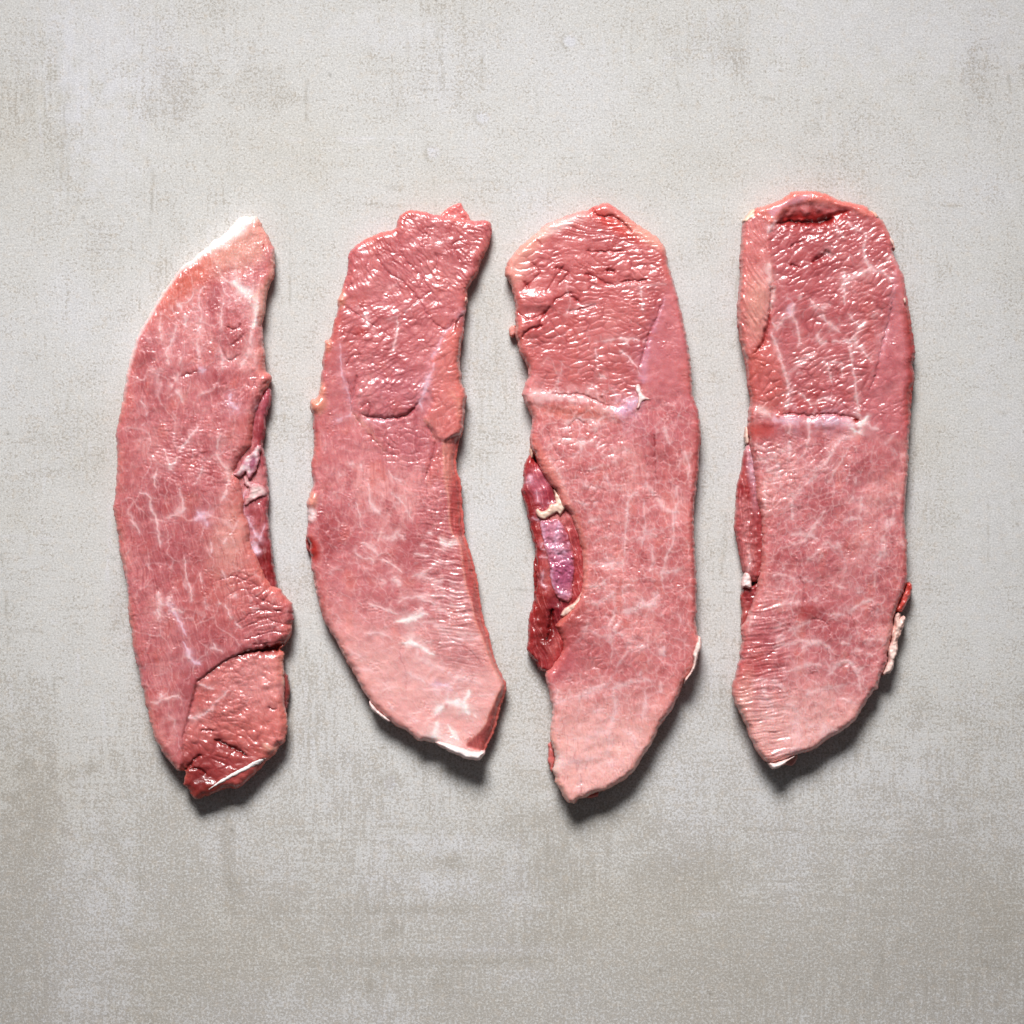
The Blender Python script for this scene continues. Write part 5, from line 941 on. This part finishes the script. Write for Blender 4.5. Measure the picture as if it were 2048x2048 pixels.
    cv.crinkle(body*cv.ell(*Q1('D2', 560, 700), 60, 110, 0, .7), 14, 1.3, -12, 4.4, 15, .2); cv.crinkle(body*cv.ell(*Q1('D2', 850, 620), 80, 70, -30, .7), 12, 2.2, -32, 2.4, 16, .15); cv.crinkle(body*cv.ell(*Q1('D2', 850, 1350), 110, 80, 0, .7), 15, 1.6, -28, 1.6, 17, .12); cv.crinkle(body*cv.ell(*Q1('D3', 1250, 850), 60, 70, 0, .7), 16, 1.3, -30, 2.0, 18, .15)
    cv.fibers(body, 84, 22, 2.6, .5, .30, 57); cv.network(body, 18, 1.4, -50, 1.2, .6, 55, -.5); cv.network(body, 42, 1.7, -55, 1.5, .5, 19, -.1); cv.network(body, 24, 1.5, -40, 1.0, .35, 20, -.05)
    cv.fibers(body*smooth(Q1('D3', 800, 0)[0], Q1('D3', 500, 0)[0], X)*smooth(1150, 1220, Y), -8, 50, 5, 1.8, .3, 21)
    cv.fibers(body*smooth(Q1('D2', 1250, 0)[0], Q1('D2', 1400, 0)[0], X), 84, 50, 6, .8, .25, 22)
    cv.mix(cv.ell(*Q1('D3', 830, 480), 16, 14, 0, .9), RED, .45); cv.mix(cv.ell(*Q1('D3', 420, 900), 45, 22, -20, .8), col(196, 90, 90), .55); cv.mix(cv.ell(*Q1('D3', 430, 690), 45, 20, -10, .8), col(196, 100, 106), .5); cv.mix(cv.ell(*Q1('D2', 1030, 1420), 60, 26, -30, .8), DARK, .4); cv.mix(cv.ell(*Q1('D3', 950, 430), 50, 12, -15, .9), DARK, .4); cv.mix(cv.ell(*Q1('D2', 1450, 600), 26, 60, 20, .9), DARK, .35)
    cv.lumps(one, 28, 3.2, 23); cv.lumps(one, 70, 4, 24)
    cv.edge(ORANGE, .38, 13)
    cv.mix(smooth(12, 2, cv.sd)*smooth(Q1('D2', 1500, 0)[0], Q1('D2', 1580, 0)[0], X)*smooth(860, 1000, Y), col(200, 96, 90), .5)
    cv.mix(cv.ell(*Q1('D3', 320, 1200), 18, 60, 10, .8), PALE, .5)
    cv.micro(.8); cv.h += 3*fbm(X/150, Y/170, 9, 2)
    Tm = 0.82+0.18*smooth(380, 600, Y)
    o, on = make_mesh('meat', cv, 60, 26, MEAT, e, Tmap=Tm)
    def piece(name, pts, T, r, c, mat, seed, g_=1.5, lab=None, rib=None, tone=.35, lump=3, extra=None, jit=1.3, **kw):
        pc = Canvas(pts if rib is None else ribbon(pts, rib), g_, seed, jit); o1 = np.ones(pc.X.shape)
        pc.mix(o1, c, 1); pc.mix(smooth((3.2 if mat is FATM else 7) if 'on' in kw else 9, 0, pc.sd), col(206, 120, 114) if 'on' in kw else SALMON, .75 if 'on' in kw else .35); pc.tones(tone); pc.lumps(o1, 12, lump); pc.micro(.45)
        if extra: extra(pc)
        ob, _ = make_mesh(name, pc, T, r, mat, e, **kw)
        if lab: ob['label'] = lab
    def mus(pc):
        o1 = np.ones(pc.X.shape); pc.fibers(o1, 86, 70, 3.2, 1.6, .5)
        pc.mix(smooth(Q1('D2', 350, 0)[0], Q1('D2', 460, 0)[0], pc.X), col(170, 42, 46), .6); pc.mix(pc.ell(*Q1('D2', 400, 720), 8, 60, -6, .8), LILAC, .6)
        pc.line(Q('D2', (380,1280),(385,1400),(375,1480)), (2, 4, 5), k=.8, broken=0); pc.mix(pc.ell(*Q1('D2', 380, 850), 10, 20, 0, .8), RED, .4)
    piece('side_muscle', Q('D2', (365,500),(420,520),(500,700),(530,950),(540,1250),(520,1500),(420,1560),(340,1490),(325,1430),(305,1350),(290,1260),(268,1150),(272,1060),(280,930),(290,800),(320,690),(330,600)), 42, 24, col(178, 74, 78), MEAT, 431, g_=1.7, lab='dark red muscle bulging from the left edge', tone=.6, lump=4, extra=mus)
    piece('side_muscle', Q('D2', (345,1590),(400,1600),(460,1560),(460,1750),(400,1900),(360,1960),(325,1950),(322,1850),(328,1760),(318,1680)), 32, 14, col(160, 56, 58), MEAT, 432, g_=1.7, tone=.6, lump=5)
    piece('gristle', Q('D2', (350,1480),(380,1490),(400,1540),(402,1600),(385,1618),(350,1605),(328,1620),(325,1560),(338,1510)), 44, 9, col(248, 232, 226), FATM, 433, tone=.1, lump=4, lab='white knob of gristle on the left edge')
    piece('fat_edge', Q('D2', (358,360),(375,370),(382,430),(385,490),(360,500),(345,460),(348,400)), 36, 7, col(246, 226, 208), FATM, 434, tone=.1)
    def fe(pc):
        for p_ in [((1540,490),(1510,580),(1490,700)), ((1580,540),(1540,640),(1520,760)), ((1525,640),(1515,720))]: pc.line(Q('D3', *p_), 2.4, 'crack', .4, 5, col(226, 170, 150))
    piece('fat_strip', Q('D3', (1530,475),(1555,490),(1545,530),(1580,505),(1595,530),(1580,580),(1560,640),(1555,660),(1535,700),(1530,790),(1505,850),(1500,910),(1470,950),(1415,974),(1405,950),(1425,910),(1455,850),(1450,770),(1475,700),(1480,640),(1500,560),(1505,510)), 52, 11, col(248, 226, 214), FATM, 435, tone=.15, lump=5, lab='ragged white fat strip along the lower right edge', extra=fe)
    piece('torn_flap', Q('D3', (1600,250),(1630,245),(1648,280),(1645,320),(1620,380),(1590,440),(1560,480),(1520,480),(1505,460),(1540,400),(1560,340),(1580,300)), 46, 12, col(212, 84, 70), MEAT, 436, tone=.9, lump=6, lab='curled red shred on the right edge')
    piece('fat_edge', Q('D3', (528,1640),(600,1630),(680,1600),(755,1575),(700,1620),(640,1665),(600,1685),(555,1692)), 60, 12, col(252, 238, 230), FATM, 437, tone=.1, lump=2)
    piece('side_flap', Q('D3', (650,1600),(755,1570),(755,1630),(722,1674),(680,1665),(640,1668)), 24, 9, col(208, 160, 150), FATM, 438, tone=.4)
    piece('fat_lump', Q('D1', (330,320),(350,280),(395,230),(430,225),(430,280),(450,310),(420,310),(385,310),(370,335),(345,330)), 50, 8, col(250, 230, 205), FATM, 439, tone=.15, lump=5, lab='cream fat on the upper left corner')
    piece('fat_lump', Q('D1', (1318,232),(1360,250),(1385,285),(1370,300),(1310,300),(1330,270)), 48, 7, col(246, 208, 186), FATM, 440, tone=.2)
    piece('fat_edge', Q('D1', (1450,445),(1470,440),(1500,470),(1508,550),(1480,510),(1460,480)), 48, 6, col(248, 226, 212), FATM, 441, tone=.1)
    piece('fat_edge', Q('D1', (1560,920),(1580,905),(1590,950),(1575,970)), 8, 4, col(248, 226, 212), FATM, 442, tone=.1, on=on)

slice_a(); slice_b(); slice_c(); slice_d()
